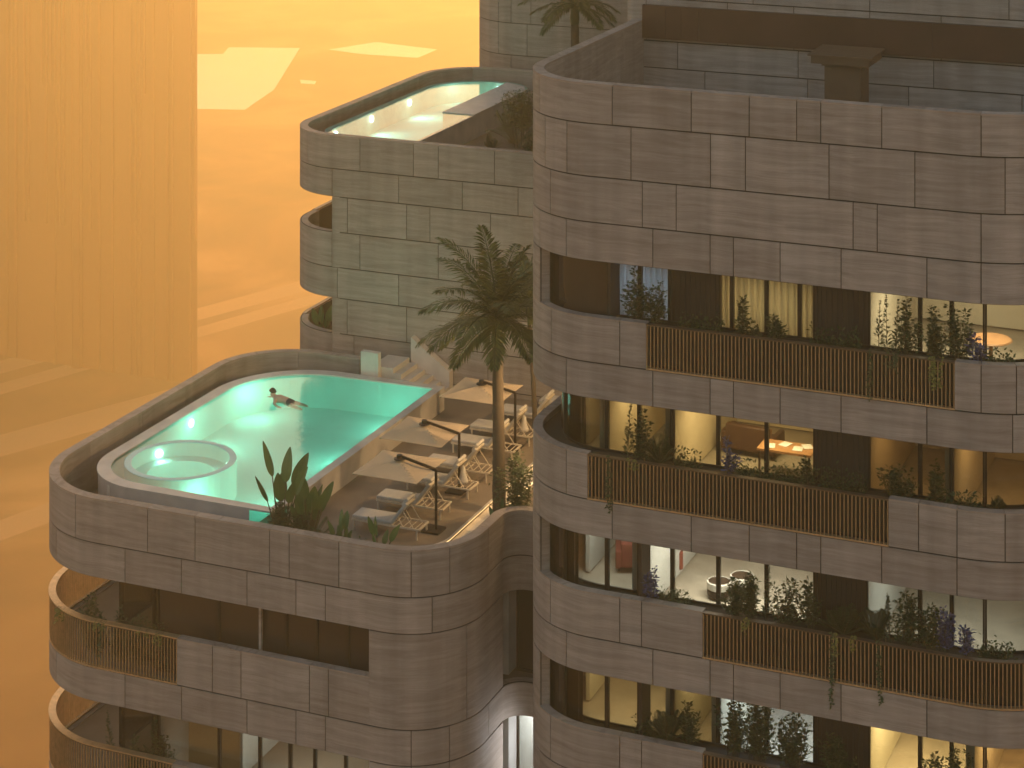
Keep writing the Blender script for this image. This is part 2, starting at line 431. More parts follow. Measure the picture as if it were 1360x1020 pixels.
bseams = [[752,867,943,974,1036,1117,1231,1345],[717,813,918,995,1058,1090,1171,1271],[752,867,943,974,1036,1117,1231],[717,813,918,1058,1171,1271]]
def slat_rail(path, a, b, Ht, Hb, tower, base, planter=True, inner=True, pitch=0.1):
    """bronze railing: slats, top rail, base ledge and the dark planter face behind"""
    r = MB(); n = int((b-a)/pitch)
    strip(r, path, a, b, 0.0, -0.16, Ht-0.012, Ht+0.02, 1, 0.5)
    strip(r, path, a, b, 0.012, -0.12, Hb-0.045, Hb-0.004, 0, 0.5)
    for i in range(n+1):
        t = a+0.02+(b-a-0.04)*i/n
        strip(r, path, t-0.009, t+0.009, -0.004, -0.05, Ht+0.021, Hb-0.046, 0, 0.5)
    rl = r.build('railing', [M['bronze'], M['bronze_rail']], tower, base)
    if planter:
        q = MB(); strip(q, path, a, b, -0.24, -0.26, Ht+0.04, Hb-0.004)
        q.build('planter_front', M['bronze_dk'], tower, base)
    return rl
def storey(path, tower, base, T, rail, ps, bs, gl_off, corner, rim_d=1.50, bot_d=2.66, S=3.61, planter_d=0.85):
    rim = T+rim_d; bot = T+bot_d; nxt = T+S
    if rail:
        a = path.s_px(rail[0], rim); b = path.s_px(rail[1], rim) if rail[1] < 1400 else path.len-4
        slat_rail(path, a, b, rim, bot, tower, base)
        segs = [(0, a-0.002), (b+0.002, path.len)]
    else: segs = [(0, path.len)]
    if corner:
        e = path.s_px(716.5, T+0.7)
        mb = MB(); panels(mb, path, 0, e, T, rim, thick=0.30); mb.build('stone_wall', SM, tower, base)
    for u, v in segs:
        if v-u < 0.3: continue
        mb = MB(); panels(mb, path, u, v, rim, bot, sx(path, ps, rim), cop=0.035, thick=0.26)
        mb.build('stone_parapet', SM, tower, base)
    mb = MB(); panels(mb, path, 0, path.len, bot, nxt, sx(path, bs, bot))
    mb.build('stone_band', SM, tower, base)
    # floor slab
    q = MB(); q.prism(path.poly(-0.302), Z(nxt-0.03), Z(bot+0.02)); q.build('floor_slab', M['floorint'], tower, base)
    if planter_d:
        pa_ = 0.1 if not corner else path.s_px(722, rim)
        q = MB(); strip(q, path, pa_, path.len-0.1, -0.262, -planter_d+0.04, rim+0.14, bot-0.0, 0)
        strip(q, path, pa_, path.len-0.1, -planter_d+0.041, -planter_d, rim+0.08, bot-0.0, 1)
        q.build('planter', [M['soil'], M['bronze_dk']], tower, base)
for k, T in enumerate(TOPS[:4]):
    storey(PC, TC, CB, T, rails[k], pseams[k], bseams[k], 1.3, k != 1)
# roof deck and slab over the first storey
q = MB(); q.prism(PC.poly(-0.302), Z(15.52), Z(13.5)); q.build('roof_slab', M['deck'], TC, CB)
# lower shaft down to the ground (out of the picture)
q = MB(); q.prism(PC.poly(-0.4), 0.0, Z(29.95)); q.build('lower_shaft', M['slab'], TC, CB)

# --- window line of tower C
GO = -1.15
PG = Path([(-22.4+0.6,75,0.0),(-22.4+0.6,53.2-GO,1.6),(-7.0+GO,53.2-GO,2.2),(-7.0+GO,75,0.0)])
lit = {'warm': (1.0, 0.74, 0.36), 'cream': (1.0, 0.84, 0.56), 'white': (1.0, 0.93, 0.80), 'blue': (0.66, 0.80, 1.0), 'amber': (1.0, 0.58, 0.22), 'grey': (0.92, 0.93, 0.85)}
# columns: (px0, px1, kind); kinds: D dark glass, P dark panel, G clear glass
cols = {
 0: [(716,808,'D'),(808,850,'G'),(850,890,'G'),(890,955,'P'),(955,972,'G'),(972,1018,'G'),(1018,1062,'G'),(1062,1083,'G'),(1083,1153,'P'),(1153,1222,'G'),(1222,1264,'G'),(1264,1308,'G'),(1308,1400,'G')],
 1: [(716,750,'D'),(750,806,'G'),(806,849,'G'),(849,893,'G'),(893,954,'G'),(954,1018,'G'),(1018,1083,'G'),(1083,1153,'P'),(1153,1222,'G'),(1222,1264,'G'),(1264,1308,'G'),(1308,1400,'G')],
 2: [(716,750,'D'),(750,806,'G'),(806,849,'G'),(849,893,'G'),(893,954,'G'),(954,1018,'G'),(1018,1083,'G'),(1083,1150,'P'),(1150,1222,'G'),(1222,1264,'G'),(1264,1308,'G'),(1308,1400,'G')],
 3: [(716,750,'D'),(750,806,'G'),(806,849,'G'),(849,893,'G'),(893,954,'G'),(954,1018,'G'),(1018,1083,'G'),(1083,1153,'P'),(1153,1222,'G'),(1222,1264,'G'),(1264,1308,'G'),(1308,1400,'G')]}
# rooms: (px0, px1, light colour, power, wall material colour)
rooms = {
 0: [(716,808,'warm',0,0.5),(808,892,'blue',90,0.5),(955,1083,'cream',100,0.5),(1153,1400,'cream',105,0.5)],
 1: [(716,806,'warm',9,0.4),(806,893,'warm',30,0.5),(893,1083,'warm',80,0.5),(1153,1262,'amber',12,0.45),(1262,1400,'amber',20,0.45)],
 2: [(716,849,'grey',34,0.5),(849,1083,'white',135,0.5),(1150,1400,'grey',55,0.5)],
 3: [(716,893,'warm',38,0.5),(893,954,'warm',14,0.5),(954,1083,'blue',90,0.5),(1153,1290,'warm',105,0.6),(1290,1400,'amber',60,0.5)]}
wallmats = {}
def wallmat(rgb):
    if rgb not in wallmats: wallmats[rgb] = simple('interior_wall_paint', rgb, 0.85, nscale=0.8, var=0.06)
    return wallmats[rgb]
WC = {0: (0.62,0.55,0.42), 1: (0.60,0.50,0.34), 2: (0.56,0.55,0.50), 3: (0.62,0.56,0.42)}
def window(path, a, b, Ht, Hb, tower, base, kind, bars=0.05):
    f = MB()
    strip(f, path, a, a+bars, 0.03, -0.09, Ht, Hb); strip(f, path, b-bars, b-0.002, 0.03, -0.09, Ht, Hb)
    strip(f, path, a+bars+0.001, b-bars-0.001, 0.02, -0.08, Ht, Ht+0.06); strip(f, path, a+bars+0.001, b-bars-0.001, 0.02, -0.08, Hb-0.08, Hb)
    if kind == 'P':
        n = int((b-a)/0.13)
        for i in range(1, n):
            t = a+(b-a)*i/n; strip(f, path, t-0.02, t+0.02, 0.0, -0.03, Ht+0.061, Hb-0.081)
    w_ = f.build('window' if kind != 'P' else 'timber_screen', M['bronze_dk'] if kind != 'P' else M['darkslat'], tower, base)
    g = MB(); strip(g, path, a+bars+0.001, b-bars-0.001, -0.031, -0.045, Ht+0.061, Hb-0.081)
    p = g.build('pane' if kind != 'P' else 'backing_panel', {'D': M['darkglass'], 'G': M['glass'], 'P': M['darkslat']}[kind], None)
    p.parent = w_
    for v in p.data.vertices: v.co -= Vector(base)
    return w_
SPL = {0: 808, 2: 849, 3: 849}
PGF = Path([(-22.4+0.42,75,0.0),(-22.4+0.42,53.2+0.42,2.0),(-7.42,53.2+0.42,2.9),(-7.42,75,0.0)])
for k, T in enumerate(TOPS[:4]):
    Ht, Hb = T+0.035, T+2.63
    Hm = T+0.9
    for a, b, kind in cols[k]:
        if k != 1 and b <= SPL[k]:
            s0 = PGF.s_px(a, Hm) if a > 720 else (PGF.s_px(726, Hm) or PGF.s_px(732, Hm))-1.2; s1 = PGF.s_px(b, Hm)
            window(PGF, s0+0.001, s1-0.001, Ht, Hb, TC, CB, kind)
            if b == SPL[k]:
                x, y = PGF.pt(s1, 0); q = MB(); q.box(x+0.002, x+0.07, y-0.02, 54.32, Z(Hb), Z(Ht)); q.build('window_return', M['darkslat'], TC, CB)
            continue
        s0 = PG.s_px(a, Hm) if a > 720 else None; s1 = PG.s_px(b, Hm) if b < 1390 else None
        if s0 is None: s0 = 17.5
        if s1 is None: s1 = s0+3.6
        window(PG, s0+0.001, s1-0.001, Ht, Hb, TC, CB, kind)
    # rooms
    for i, (a, b, lc, pw, _) in enumerate(rooms[k]):
        yb = 60.3
        xa = x_at(a, 54.9) if a > 720 else -21.5
        xb = x_at(b, 54.9) if b < 1390 else -8.4
        q = MB()
        y0 = 54.50 if a > 720 else 57.0
        q.box(xa-0.06, xa+0.06, y0, yb, Z(Hb), Z(Ht)); q.box(xb-0.06+0.1, xb+0.06+0.1, 54.5 if b < 1390 else 57.0, yb, Z(Hb), Z(Ht))
        q.box(xa-0.06, xb+0.16, yb+0.001, yb+0.12, Z(Hb), Z(Ht))
        q.build('interior_wall', wallmat(WC[k]), TC, CB)
        if pw:
            xm = (xa+xb)/2; wd = (xb-xa)
            area('ceiling_light', (xm, 56.3, Z(Ht+0.12)), (xm, 56.5, Z(Hb)), max(0.6, wd*0.6), pw, lit[lc], sy=1.5)

area('curtain_backlight', (x_at(1020, 57.6), 57.6, Z(TOPS[0]+0.5)), (x_at(1020, 54.8), 54.8, Z(TOPS[0]+1.2)), 1.2, 26, lit['cream'])
area('curtain_backlight', (x_at(850, 57.0), 57.0, Z(TOPS[0]+0.5)), (x_at(850, 54.8), 54.8, Z(TOPS[0]+1.2)), 1.0, 34, lit['blue'])
# =========================== rooftop block E on tower C ===========================
TE = empty('rooftop_block', (-15, 68, 80), 'set-back travertine storey rising from the right tower roof with a brown band', 'building'); EB = (-15, 68, 80)
hs = [-27, -24, -20, -16, -12, -8, -4, 0, 3.2, 5.6, 8.0, 9.2, 10.2]
for a, b in zip(hs[:-1], hs[1:]):
    mb = MB(); panels(mb, PE, 0, PE.len, a, b, sx(PE, [858,1000,1155,1340], b) if b > 5 else ()); mb.build('stone_band', SM, TE, EB)
mb = MB(); panels(mb, PE, 0, PE.len, 10.2, 11.52, sx(PE, [858,1155], 11)); mb.build('stone_band', SM, TE, EB)
mb = MB(); panels(mb, PE, 0, PE.len, 11.52, 12.35, sx(PE, [900,1060,1240], 12)); panels(mb, PE, 0, PE.len, 12.35, 13.49); mb.build('stone_band', SM, TE, EB)
f = MB(); s0 = PE.s_px(855, 11); s1 = PE.len-1.5
cuts = [s0, PE.s_px(886, 11), PE.s_px(908, 11), PE.s_px(930, 11), s0+9.0, s1]
for i in range(len(cuts)-1):
    strip(f, PE, cuts[i]+0.006, cuts[i+1], 0.16, 0.004, 10.40, 11.42, 0, RS.random())
f.build('fascia_panel', M['brownmetal'], TE, EB)
q = MB(); q.prism(PE.poly(-0.31), Z(-26.5), Z(-26.9)); q.build('roof', M['slab'], TE, EB)
# brown column with cap on the roof terrace
yc = 60.6
xa, xb = x_at(1095, yc), x_at(1143, yc)
cb = ((xa+xb)/2, yc+0.5, Z(13.5))
TCOL = empty('roof_pillar', cb, 'square brown pillar with a wide flat cap on the right tower roof', 'pillar')
q = MB(); q.box(xa, xb, yc, yc+1.0, Z(13.5), Z(11.36)); q.build('shaft', M['brownwood'], TCOL, cb)
q = MB(); q.box(xa-0.07, xb+0.07, yc-0.07, yc+1.07, Z(11.358), Z(11.27)); q.box(xa-0.32, xb+0.32, yc-0.3, yc+1.3, Z(11.268), Z(11.05)); q.box(xa-0.40, xb+0.40, yc-0.38, yc+1.38, Z(11.048), Z(11.0))
q.build('cap', M['brownwood'], TCOL, cb)

# =========================== pool building A ===========================
TA = empty('pool_terrace_building', (-31, 60, 0), 'lower travertine building at the left carrying the large pool terrace', 'building'); AB = (-31, 60, 0)
mb = MB(); panels(mb, PA, 0, PA.len, 24.10, 25.34, sx(PA, [100,196,259,358,384,450,546,597.5,649], 24.1), cop=0.055); mb.build('roof_parapet', SM, TA, AB)
mb = MB(); panels(mb, PA, 0, PA.len, 25.34, 26.34, sx(PA, [75,166,241,328,393,432,574], 25.34)); mb.build('stone_band', SM, TA, AB)
PAL = PA  # same outline below
def a_storey(T, full_from, railpx, ps, bs, wall_seams):
    rim, bot, nxt = T+1.32, T+2.62, T+3.6
    a = PA.s_px(railpx, rim)
    slat_rail(PA, 3.0, a, rim, bot, TA, AB, planter=False)
    rr = MB(); strip(rr, PA, 3.0, a, 0.02, -0.20, rim-0.05, rim-0.016); rr.build('handrail', M['bronze'], TA, AB)
    e = PA.s_px(full_from, (T+rim)/2)
    en = PA.s_px(668, T+1.3)       # wall ends where the neck opening starts
    mb = MB(); panels(mb, PA, a+0.002, e, rim, bot, sx(PA, ps, rim), cop=0.035, thick=0.26); mb.build('stone_parapet', SM, TA, AB)
    mb = MB(); panels(mb, PA, e+0.002, en, T, bot, sx(PA, wall_seams, T+1), thick=0.4); mb.build('stone_wall', SM, TA, AB)
    mb = MB(); panels(mb, PA, 0, PA.len, bot, nxt, sx(PA, bs, bot)); mb.build('stone_band', SM, TA, AB)
    q = MB(); q.prism(PA.poly(-0.302), Z(nxt-0.03), Z(bot+0.02)); q.build('floor_slab', M['deck'], TA, AB)
    return a, e, en
AROWS = []
AROWS.append(a_storey(26.34, 490, 235, [282,320,411,436], [75,166,241,328,393,432,546,597,649], [620]))
AROWS.append(a_storey(29.94, 490, 229, [282,320,411,436], [75,166,241,328,393,432,574], [546,597]))
# roof slab of A = terrace floor, with soil strip
q = MB(); q.prism(PA.poly(-0.302)+[(-22.45,68.98),(-33.95,68.98)], Z(26.30), Z(25.62)); q.build('terrace_slab', M['deck'], TA, AB)
q = MB(); q.prism(PA.poly(-0.5), 0.0, Z(33.6)); q.build('lower_shaft', M['slab'], TA, AB)
# glazing of A
xg = x_at(241, 55.2)
PGA = [Path([(-36.1,67.2,0),(-36.1,55.5,0.3),(xg,55.5,0)]), Path([(xg+0.06,53.72,0),(x_at(500,53.72),53.72,0)])]
for r, T in enumerate((26.34, 29.94)):
    Ht, Hb = T+0.01, T+2.59
    P0, P1 = PGA
    c0 = [0.2, 3.2, 6.2, 9.2]+[P0.s_px(p, T+1.2) for p in (160, 205)]+[P0.len-0.06]
    c0 = [c for c in c0 if c]
    for i in range(len(c0)-1):
        window(P0, c0[i]+0.001, c0[i+1]-0.001, Ht, Hb, TA, AB, 'G')
    pxs = [291, 347, 381, 421, 463] if r == 0 else [291, 345, 385, 418, 459]
    c1 = [0.05]+[P1.s_px(p, T+0.8) for p in pxs]+[P1.len]
    for i in range(len(c1)-1):
        window(P1, c1[i]+0.001, c1[i+1]-0.001, Ht, Hb, TA, AB, 'D' if r == 0 else 'G', bars=0.035)
    q = MB()
    q.box(xg+0.0, xg+0.10, 53.9, 55.44, Z(Hb), Z(Ht))
    q.box(-35.9, -25.0, 60.0, 60.12, Z(Hb), Z(Ht)); q.box(-31.9, -31.8, 55.6, 59.99, Z(Hb), Z(Ht)); q.box(-25.5, -25.38, 55.0, 59.99, Z(Hb), Z(Ht))
    q.box(x_at(490, 53.7)+0.05, x_at(490, 53.7)+0.15, 53.62, 59.99, Z(Hb), Z(Ht))
    q.build('interior_wall', M['wallgrey'], TA, AB)
area('ceiling_light', (-33.8, 57.5, Z(30.1)), (-33.8, 57.5, 60), 1.5, 12, lit['warm'], sy=1.5)
area('ceiling_light', (-29.5, 56.0, Z(30.1)), (-29.5, 56.0, 60), 1.5, 60, lit['grey'], sy=1.5)
area('ceiling_light', (-34.2, 57.0, Z(26.5)), (-34.2, 57.0, 60), 1.5, 9, lit['warm'], sy=1.5)
q = MB(); xc_ = x_at(346, 53.6); q.box(xc_-0.035, xc_+0.035, 53.56, 53.66, Z(28.93), Z(26.35)); q.build('window_post', M['stone'], TA, AB)
# neck between A and C: recess wall, glass door and the white lit room below
for r, T in enumerate((26.34, 29.94)):
    Ht, Hb = T+0.01, T+2.59
    Pn = Path([(-23.98,57.72,0),(-22.45,57.72,0)])
    window(Pn, 0.02, Pn.len, Ht, Hb, TA, AB, 'D' if r == 0 else 'G', bars=0.05)
    q = MB(); q.box(-24.3, -24.06, 57.35, 62.0, Z(Hb), Z(Ht)); q.box(-24.05, -22.41, 62.001, 62.1, Z(Hb), Z(Ht)); q.build('interior_wall', M['wallgrey'], TA, AB)
area('neck_room_light', (-23.4, 59.9, Z(30.1)), (-23.4, 58.6, Z(32.6)), 1.4, 130, (0.95, 0.97, 1.0), sy=1.6)
area('neck_wash_light', (-22.75, 57.25, Z(30.7)), (-24.0, 55.9, Z(31.0)), 0.5, 18, (0.92, 0.95, 1.0), sy=0.8)

# =========================== upper pool building B ===========================
TB = empty('upper_pool_building', (-30, 76, 0), 'middle travertine building behind the palm with a rooftop pool and rounded left balconies', 'building'); BB = (-30, 76, 0)
mb = MB(); panels(mb, PB, 0, PB.len, 16.75, 17.90, sx(PB, [409,478,549,582,656.6], 16.75), cop=0.05); mb.build('roof_parapet', SM, TB, BB)
mb = MB(); panels(mb, PB, 0, PB.len, 17.90, 18.90, sx(PB, [441,529.5,614,688], 17.9)); mb.build('stone_band', SM, TB, BB)
sB = PB.s_px(441, 19.5)
PBI = Path([(-22.4,83.0,0),(-35.8,83.0,0.2),(-35.8,69.0,0.0)])
bl = [([461.5,540,571], [478,582], [529.5,614]), ([461,540,650], [470,565], [500,620])]
for k in range(8):
    T = 18.90+3.62*k; rim = T+1.26; mid = T+2.52; nxt = T+3.62
    v = bl[k % 2]
    mb = MB(); panels(mb, PB, sB, PB.len, T, rim, sx(PB, v[0], T), thick=0.4); mb.build('stone_wall', SM, TB, BB)
    q = MB(); strip(q, PBI, 0, PBI.len-0.001, -0.001, -0.3, T, mid); q.build('recessed_wall', M['stone'], TB, BB)
    # balcony parapet: stone round the corner, slats along the left side
    y_s = 71.5 if k == 0 else 70.6
    s_c = [t for t in [PB.len*i/1200 for i in range(1200)] if PB.pt(t)[1] > y_s and PB.pt(t)[0] < -37.5][-1]
    mb = MB(); panels(mb, PB, s_c, PB.len, rim, mid, sx(PB, v[1]+[441], rim), cop=None); mb.build('stone_parapet', SM, TB, BB)
    slat_rail(PB, 13.4+3.0, s_c-0.003, rim, mid, TB, BB, planter=False)
    q = MB(); strip(q, PB, 14.0+3.0, s_c-0.003, -0.19, -0.22, rim+0.03, mid); q.build('timber_lining', M['brownwood'], TB, BB)
    mb = MB(); panels(mb, PB, 0, PB.len, mid, nxt, sx(PB, v[2]+([441] if k else []), mid)); mb.build('stone_band', SM, TB, BB)
    q = MB(); q.prism(PB.poly(-0.302), Z(nxt-0.03), Z(mid+0.02)); q.build('floor_slab', M['deck'], TB, BB)
q = MB(); q.prism(PB.poly(-0.302), Z(18.87), Z(17.95)); q.build('terrace_slab', M['deck'], TB, BB)
q = MB(); q.prism(PB.poly(-0.5), 0.0, Z(47.8)); q.build('lower_shaft', M['slab'], TB, BB)

# =========================== rear tower D ===========================
TD = empty('rear_tower', (-25, 90, 0), 'windowless looking travertine tower rising behind the upper pool at the top centre', 'tower'); DB = (-25, 90, 0)
hs = [-26.9,-24,-21,-18,-15,-12,-9,-6,-3,0,2.4,4.8,7.2,8.5,9.8,11.0,12.3,13.65,14.95,16.3,17.6,18.9,20.2]
for i, (a, b) in enumerate(zip(hs[:-1], hs[1:])):
    mb = MB(); panels(mb, PD, 0, PD.len, a, b, sx(PD, [[662,700,760],[678.7,750],[662,678.7,705]][i % 3], b) if b > 8 else (), maxlen=3.6); mb.build('stone_band', SM, TD, DB)
q = MB(); q.prism(PD.poly(-0.31), Z(-26.4), Z(-26.8)); q.build('roof', M['slab'], TD, DB)
q = MB(); q.prism(PD.poly(-0.5), 0.0, Z(20.2)); q.build('lower_shaft', M['slab'], TD, DB)
q = MB(); q.box(-22.2, -5.2, 75.01, 96, 0, Z(14.0)); q.build('service_core', M['slab'], TD, DB)
# ------------------------------------------------------------------ ground, lagoon, far tower
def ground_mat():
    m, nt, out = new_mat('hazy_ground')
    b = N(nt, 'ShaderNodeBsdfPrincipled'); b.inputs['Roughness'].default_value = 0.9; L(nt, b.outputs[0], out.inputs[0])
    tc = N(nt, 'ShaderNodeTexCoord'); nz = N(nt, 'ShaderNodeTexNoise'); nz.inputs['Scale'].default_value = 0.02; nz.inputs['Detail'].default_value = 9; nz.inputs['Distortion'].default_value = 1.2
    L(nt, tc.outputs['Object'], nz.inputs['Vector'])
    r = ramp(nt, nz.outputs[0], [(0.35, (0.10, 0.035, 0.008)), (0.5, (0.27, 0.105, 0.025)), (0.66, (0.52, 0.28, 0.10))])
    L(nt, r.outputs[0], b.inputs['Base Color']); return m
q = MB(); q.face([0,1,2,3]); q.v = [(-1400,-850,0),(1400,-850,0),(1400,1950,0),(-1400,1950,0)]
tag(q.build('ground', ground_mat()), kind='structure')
def gpoly(pxs): return [at_h(x, y, 100) for x, y in pxs]
M['lagoon'] = simple('calm_lagoon_water', (0.92, 0.90, 0.84), 0.3, metal=0.3, spec=1.0, nscale=0.05, var=0.06, bump=0.15, bscale=0.3)
q = MB(); q.prism(gpoly([(225,72),(296,72),(304,63),(398,64),(364,119),(325,146),(225,144)][::-1]), 0.004, 0.06); tag(q.build('lagoon', M['lagoon']), kind='structure')
q = MB(); q.prism(gpoly([(437,66),(500,56),(580,66),(555,77),(480,72)]), 0.004, 0.06); tag(q.build('lagoon', M['lagoon']), kind='structure')
q = MB(); q.prism(gpoly([(398,106),(420,108),(418,112),(400,111)]), 0.004, 0.06); tag(q.build('lagoon', M['lagoon']), kind='structure')
# slanting light streaks of the haze, painted as pale strips on the ground
M['light_streak'] = simple('painted_light_streak', (0.46, 0.26, 0.12), 0.8, nscale=0.05)
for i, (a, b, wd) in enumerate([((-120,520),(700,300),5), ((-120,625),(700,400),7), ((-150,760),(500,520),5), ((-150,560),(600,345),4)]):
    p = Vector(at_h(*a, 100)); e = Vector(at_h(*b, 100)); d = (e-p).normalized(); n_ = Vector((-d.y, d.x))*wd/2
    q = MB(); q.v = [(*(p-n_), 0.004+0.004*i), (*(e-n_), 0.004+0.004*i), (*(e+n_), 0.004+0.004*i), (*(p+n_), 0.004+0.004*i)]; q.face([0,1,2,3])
    tag(q.build('light_streak', M['light_streak']), kind='structure')
# far tower with vertical fins
FY = 262.0
fx1 = x_at(262, FY)
FB = (fx1-30, FY+15, 0)
FT = empty('finned_tower', FB, 'distant tower of fine vertical fins, half lost in the orange haze at the left', 'tower')
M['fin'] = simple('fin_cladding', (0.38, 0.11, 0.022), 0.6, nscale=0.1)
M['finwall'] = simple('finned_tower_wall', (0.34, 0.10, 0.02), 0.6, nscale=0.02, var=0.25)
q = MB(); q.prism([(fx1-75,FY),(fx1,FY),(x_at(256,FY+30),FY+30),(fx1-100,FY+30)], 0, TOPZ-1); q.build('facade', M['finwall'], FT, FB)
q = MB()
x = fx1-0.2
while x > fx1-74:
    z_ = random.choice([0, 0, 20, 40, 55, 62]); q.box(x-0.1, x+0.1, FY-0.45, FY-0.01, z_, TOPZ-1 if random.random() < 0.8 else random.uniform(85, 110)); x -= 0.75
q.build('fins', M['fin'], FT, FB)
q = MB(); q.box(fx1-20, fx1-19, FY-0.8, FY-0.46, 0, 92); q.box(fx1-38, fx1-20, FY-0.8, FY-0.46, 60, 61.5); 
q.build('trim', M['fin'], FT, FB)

# ------------------------------------------------------------------ pool terrace on A
HD, HC, HW = 25.19, 24.40, 24.455        # deck, coping, water (metres below the camera)
def rrect(x0, x1, y0, y1, rs, step=5.0):
    """closed ccw path; rs = radii at (x0,y0),(x1,y0),(x1,y1),(x0,y1)"""
    return Path([(x0,y0,rs[0]),(x1,y0,rs[1]),(x1,y1,rs[2]),(x0,y1,rs[3])], closed=True, step=step)
WATER_TEAL = water_mat('pool_water', (0.58, 0.98, 0.88), ior=1.34, wave=4.5, strength=0.28)
EM_POOL = emit_mat('pool_lamp_lens', (0.75, 1.0, 0.90), 2.5)
POOLC = (0.45, 1.0, 0.80)
PP = rrect(-37.5, -30.46, 55.1, 66.95, (2.2, 0.0, 0.0, 3.2))
pb = (-34, 61, Z(HD))
POOL = empty('swimming_pool', pb, 'large raised swimming pool glowing teal, with a round hot tub in its near corner', 'pool')
# basin wall with a gap for the acrylic corner window
sa = x_at(330, 55.1)+37.5-2.2; full = PP.len
perim_front = [i for i in range(len(PP.c)) if abs(PP.p[i].y-55.1) < 1e-3]
s_fr0 = PP.c[perim_front[0]]; s_fr1 = PP.c[perim_front[-1]]
sw = s_fr1-(-30.46-x_at(331, 55.1))
q = MB(); strip(q, PP, s_fr1+0.75, full, 0, -0.28, HC+0.05, HD+0.02, 0, 0.4); strip(q, PP, 0, sw, 0, -0.28, HC+0.05, HD+0.02, 0, 0.6)
strip(q, PP, sw+0.002, s_fr1+0.748, 0, -0.28, HD-0.12, HD+0.02, 0)
q.build('pool_wall', M['poolstone'], POOL, pb)
q = MB(); strip(q, PP, 0, full, 0.03, -0.40, HC, HC+0.048, 0, 0.4, ends=False); q.build('coping', M['poolstone'], POOL, pb)
q = MB(); strip(q, PP, sw+0.002, s_fr1+0.748, -0.02, -0.06, HC+0.05, HD-0.122); q.build('viewing_window', glass_mat('acrylic', (0.45, 0.85, 0.78)), POOL, pb)
q = MB(); q.box(-37.5+1.35, -37.5+1.42, 55.085, 55.098, Z(HD), Z(HC+0.06)); q.build('joint_strip', M['poolstone'], POOL, pb)
q = MB(); HB = 25.58
strip(q, PP, s_fr1+0.76, full, -0.282, -0.36, HC+0.049, HB, 0, ends=False); strip(q, PP, 0, sw, -0.282, -0.36, HC+0.049, HB, 0)
q.prism(PP.poly(-0.27), Z(HB+0.05), Z(HB), 0)
q.build('basin', M['basin'], POOL, pb)
q = MB(); k = PP.poly(-0.33); q.v = [(x, y, Z(HW)) for x, y in k]; q.face(list(range(len(k)))); q.build('water', WATER_TEAL, POOL, pb)
# hot tub
hx, hy = -35.22, 57.75
ht = MB(); ht.lathe(hx, hy, [(1.72, Z(HB)), (1.72, Z(HW-0.008)), (1.70, Z(HW-0.016)), (1.52, Z(HW-0.016)), (1.50, Z(HW-0.008)), (1.49, Z(HW+0.42)), (1.05, Z(HW+0.42)), (1.02, Z(HB-0.02)), (0.0, Z(HB-0.02))], n=48)
HT = ht.build('hot_tub', M['basin'], POOL, pb, smooth=False)
def pool_lamp(x, y, H, nx, ny, power, parent, base, col=POOLC, tgt=1.3, drop=0.75):
    f = MB(); c = Vector((x, y, Z(H))); n = Vector((nx, ny, 0))
    t = Vector((-ny, nx, 0)); f.tube([c+n*0.005, c+n*0.05], 0.13, 14); lo = f.build('pool_lamp', EM_POOL, parent, base)
    o = area('pool_lamp_light', c+n*0.08, c+n*tgt+Vector((0,0,-drop)), 0.2, power*0.38, col, spread=125); point('pool_fill_light', c+n*0.75, power*0.55, col, 0.2)
    return lo
for (x, y, nx, ny, p) in ((-37.12, 61.5, 1, 0, 85), (-37.12, 64.6, 1, 0, 85), (-30.84, 58.3, -1, 0, 85), (-30.84, 62.0, -1, 0, 100), (-30.84, 65.4, -1, 0, 80), (-33.6, 55.5, 0, 1, 40)):
    pool_lamp(x, y, 24.78, nx, ny, p*POOLK, POOL, pb)
for a in (0.4, 2.6, 4.4):
    pool_lamp(hx+1.46*cos(a), hy+1.46*sin(a), 24.68, -cos(a), -sin(a), 14*POOLK, POOL, pb, col=(0.5, 1.0, 0.82), tgt=1.0)

# stairs beside the pool
STB = (-32.4, 68, Z(HD))
ST_ = empty('stone_stairs', STB, 'small pale stone stairs with a sloping side wall behind the far end of the pool', 'stairs')
q = MB()
xs0 = x_at(505, 67.4)
q.box(x_at(480, 67.1), x_at(503, 67.1), 67.05, 67.28, Z(HD), Z(23.62)); q.build('side_wall', M['poolstone'], ST_, STB)
q = MB(); xa = x_at(547, 68.7); xb = x_at(598, 68.7)
zz = [(xa, Z(HD)), (xb, Z(HD)), (xb, Z(24.48)), (xa, Z(23.45))]
b0 = len(q.v); q.v += [(x, 68.62, z) for x, z in zz]+[(x, 68.94, z) for x, z in zz]
q.face([0,1,2,3]); q.face([7,6,5,4])
for i in range(4): q.face([i, i+4, (i+1)%4+4, (i+1)%4][::1])
q.build('sloping_wall', M['poolstone'], ST_, STB)
q = MB(); q.box(xs0-0.28, xa-0.05, 67.29, 68.6, Z(HD), Z(24.15))
n = 5; x = xa-0.049
for i in range(n):
    q.box(x, x+0.30, 67.29, 68.6, Z(HD), Z(24.15+(i+1)*1.02/(n+1)), 0, 0.5); x += 0.301
q.build('steps', M['poolstone'], ST_, STB)

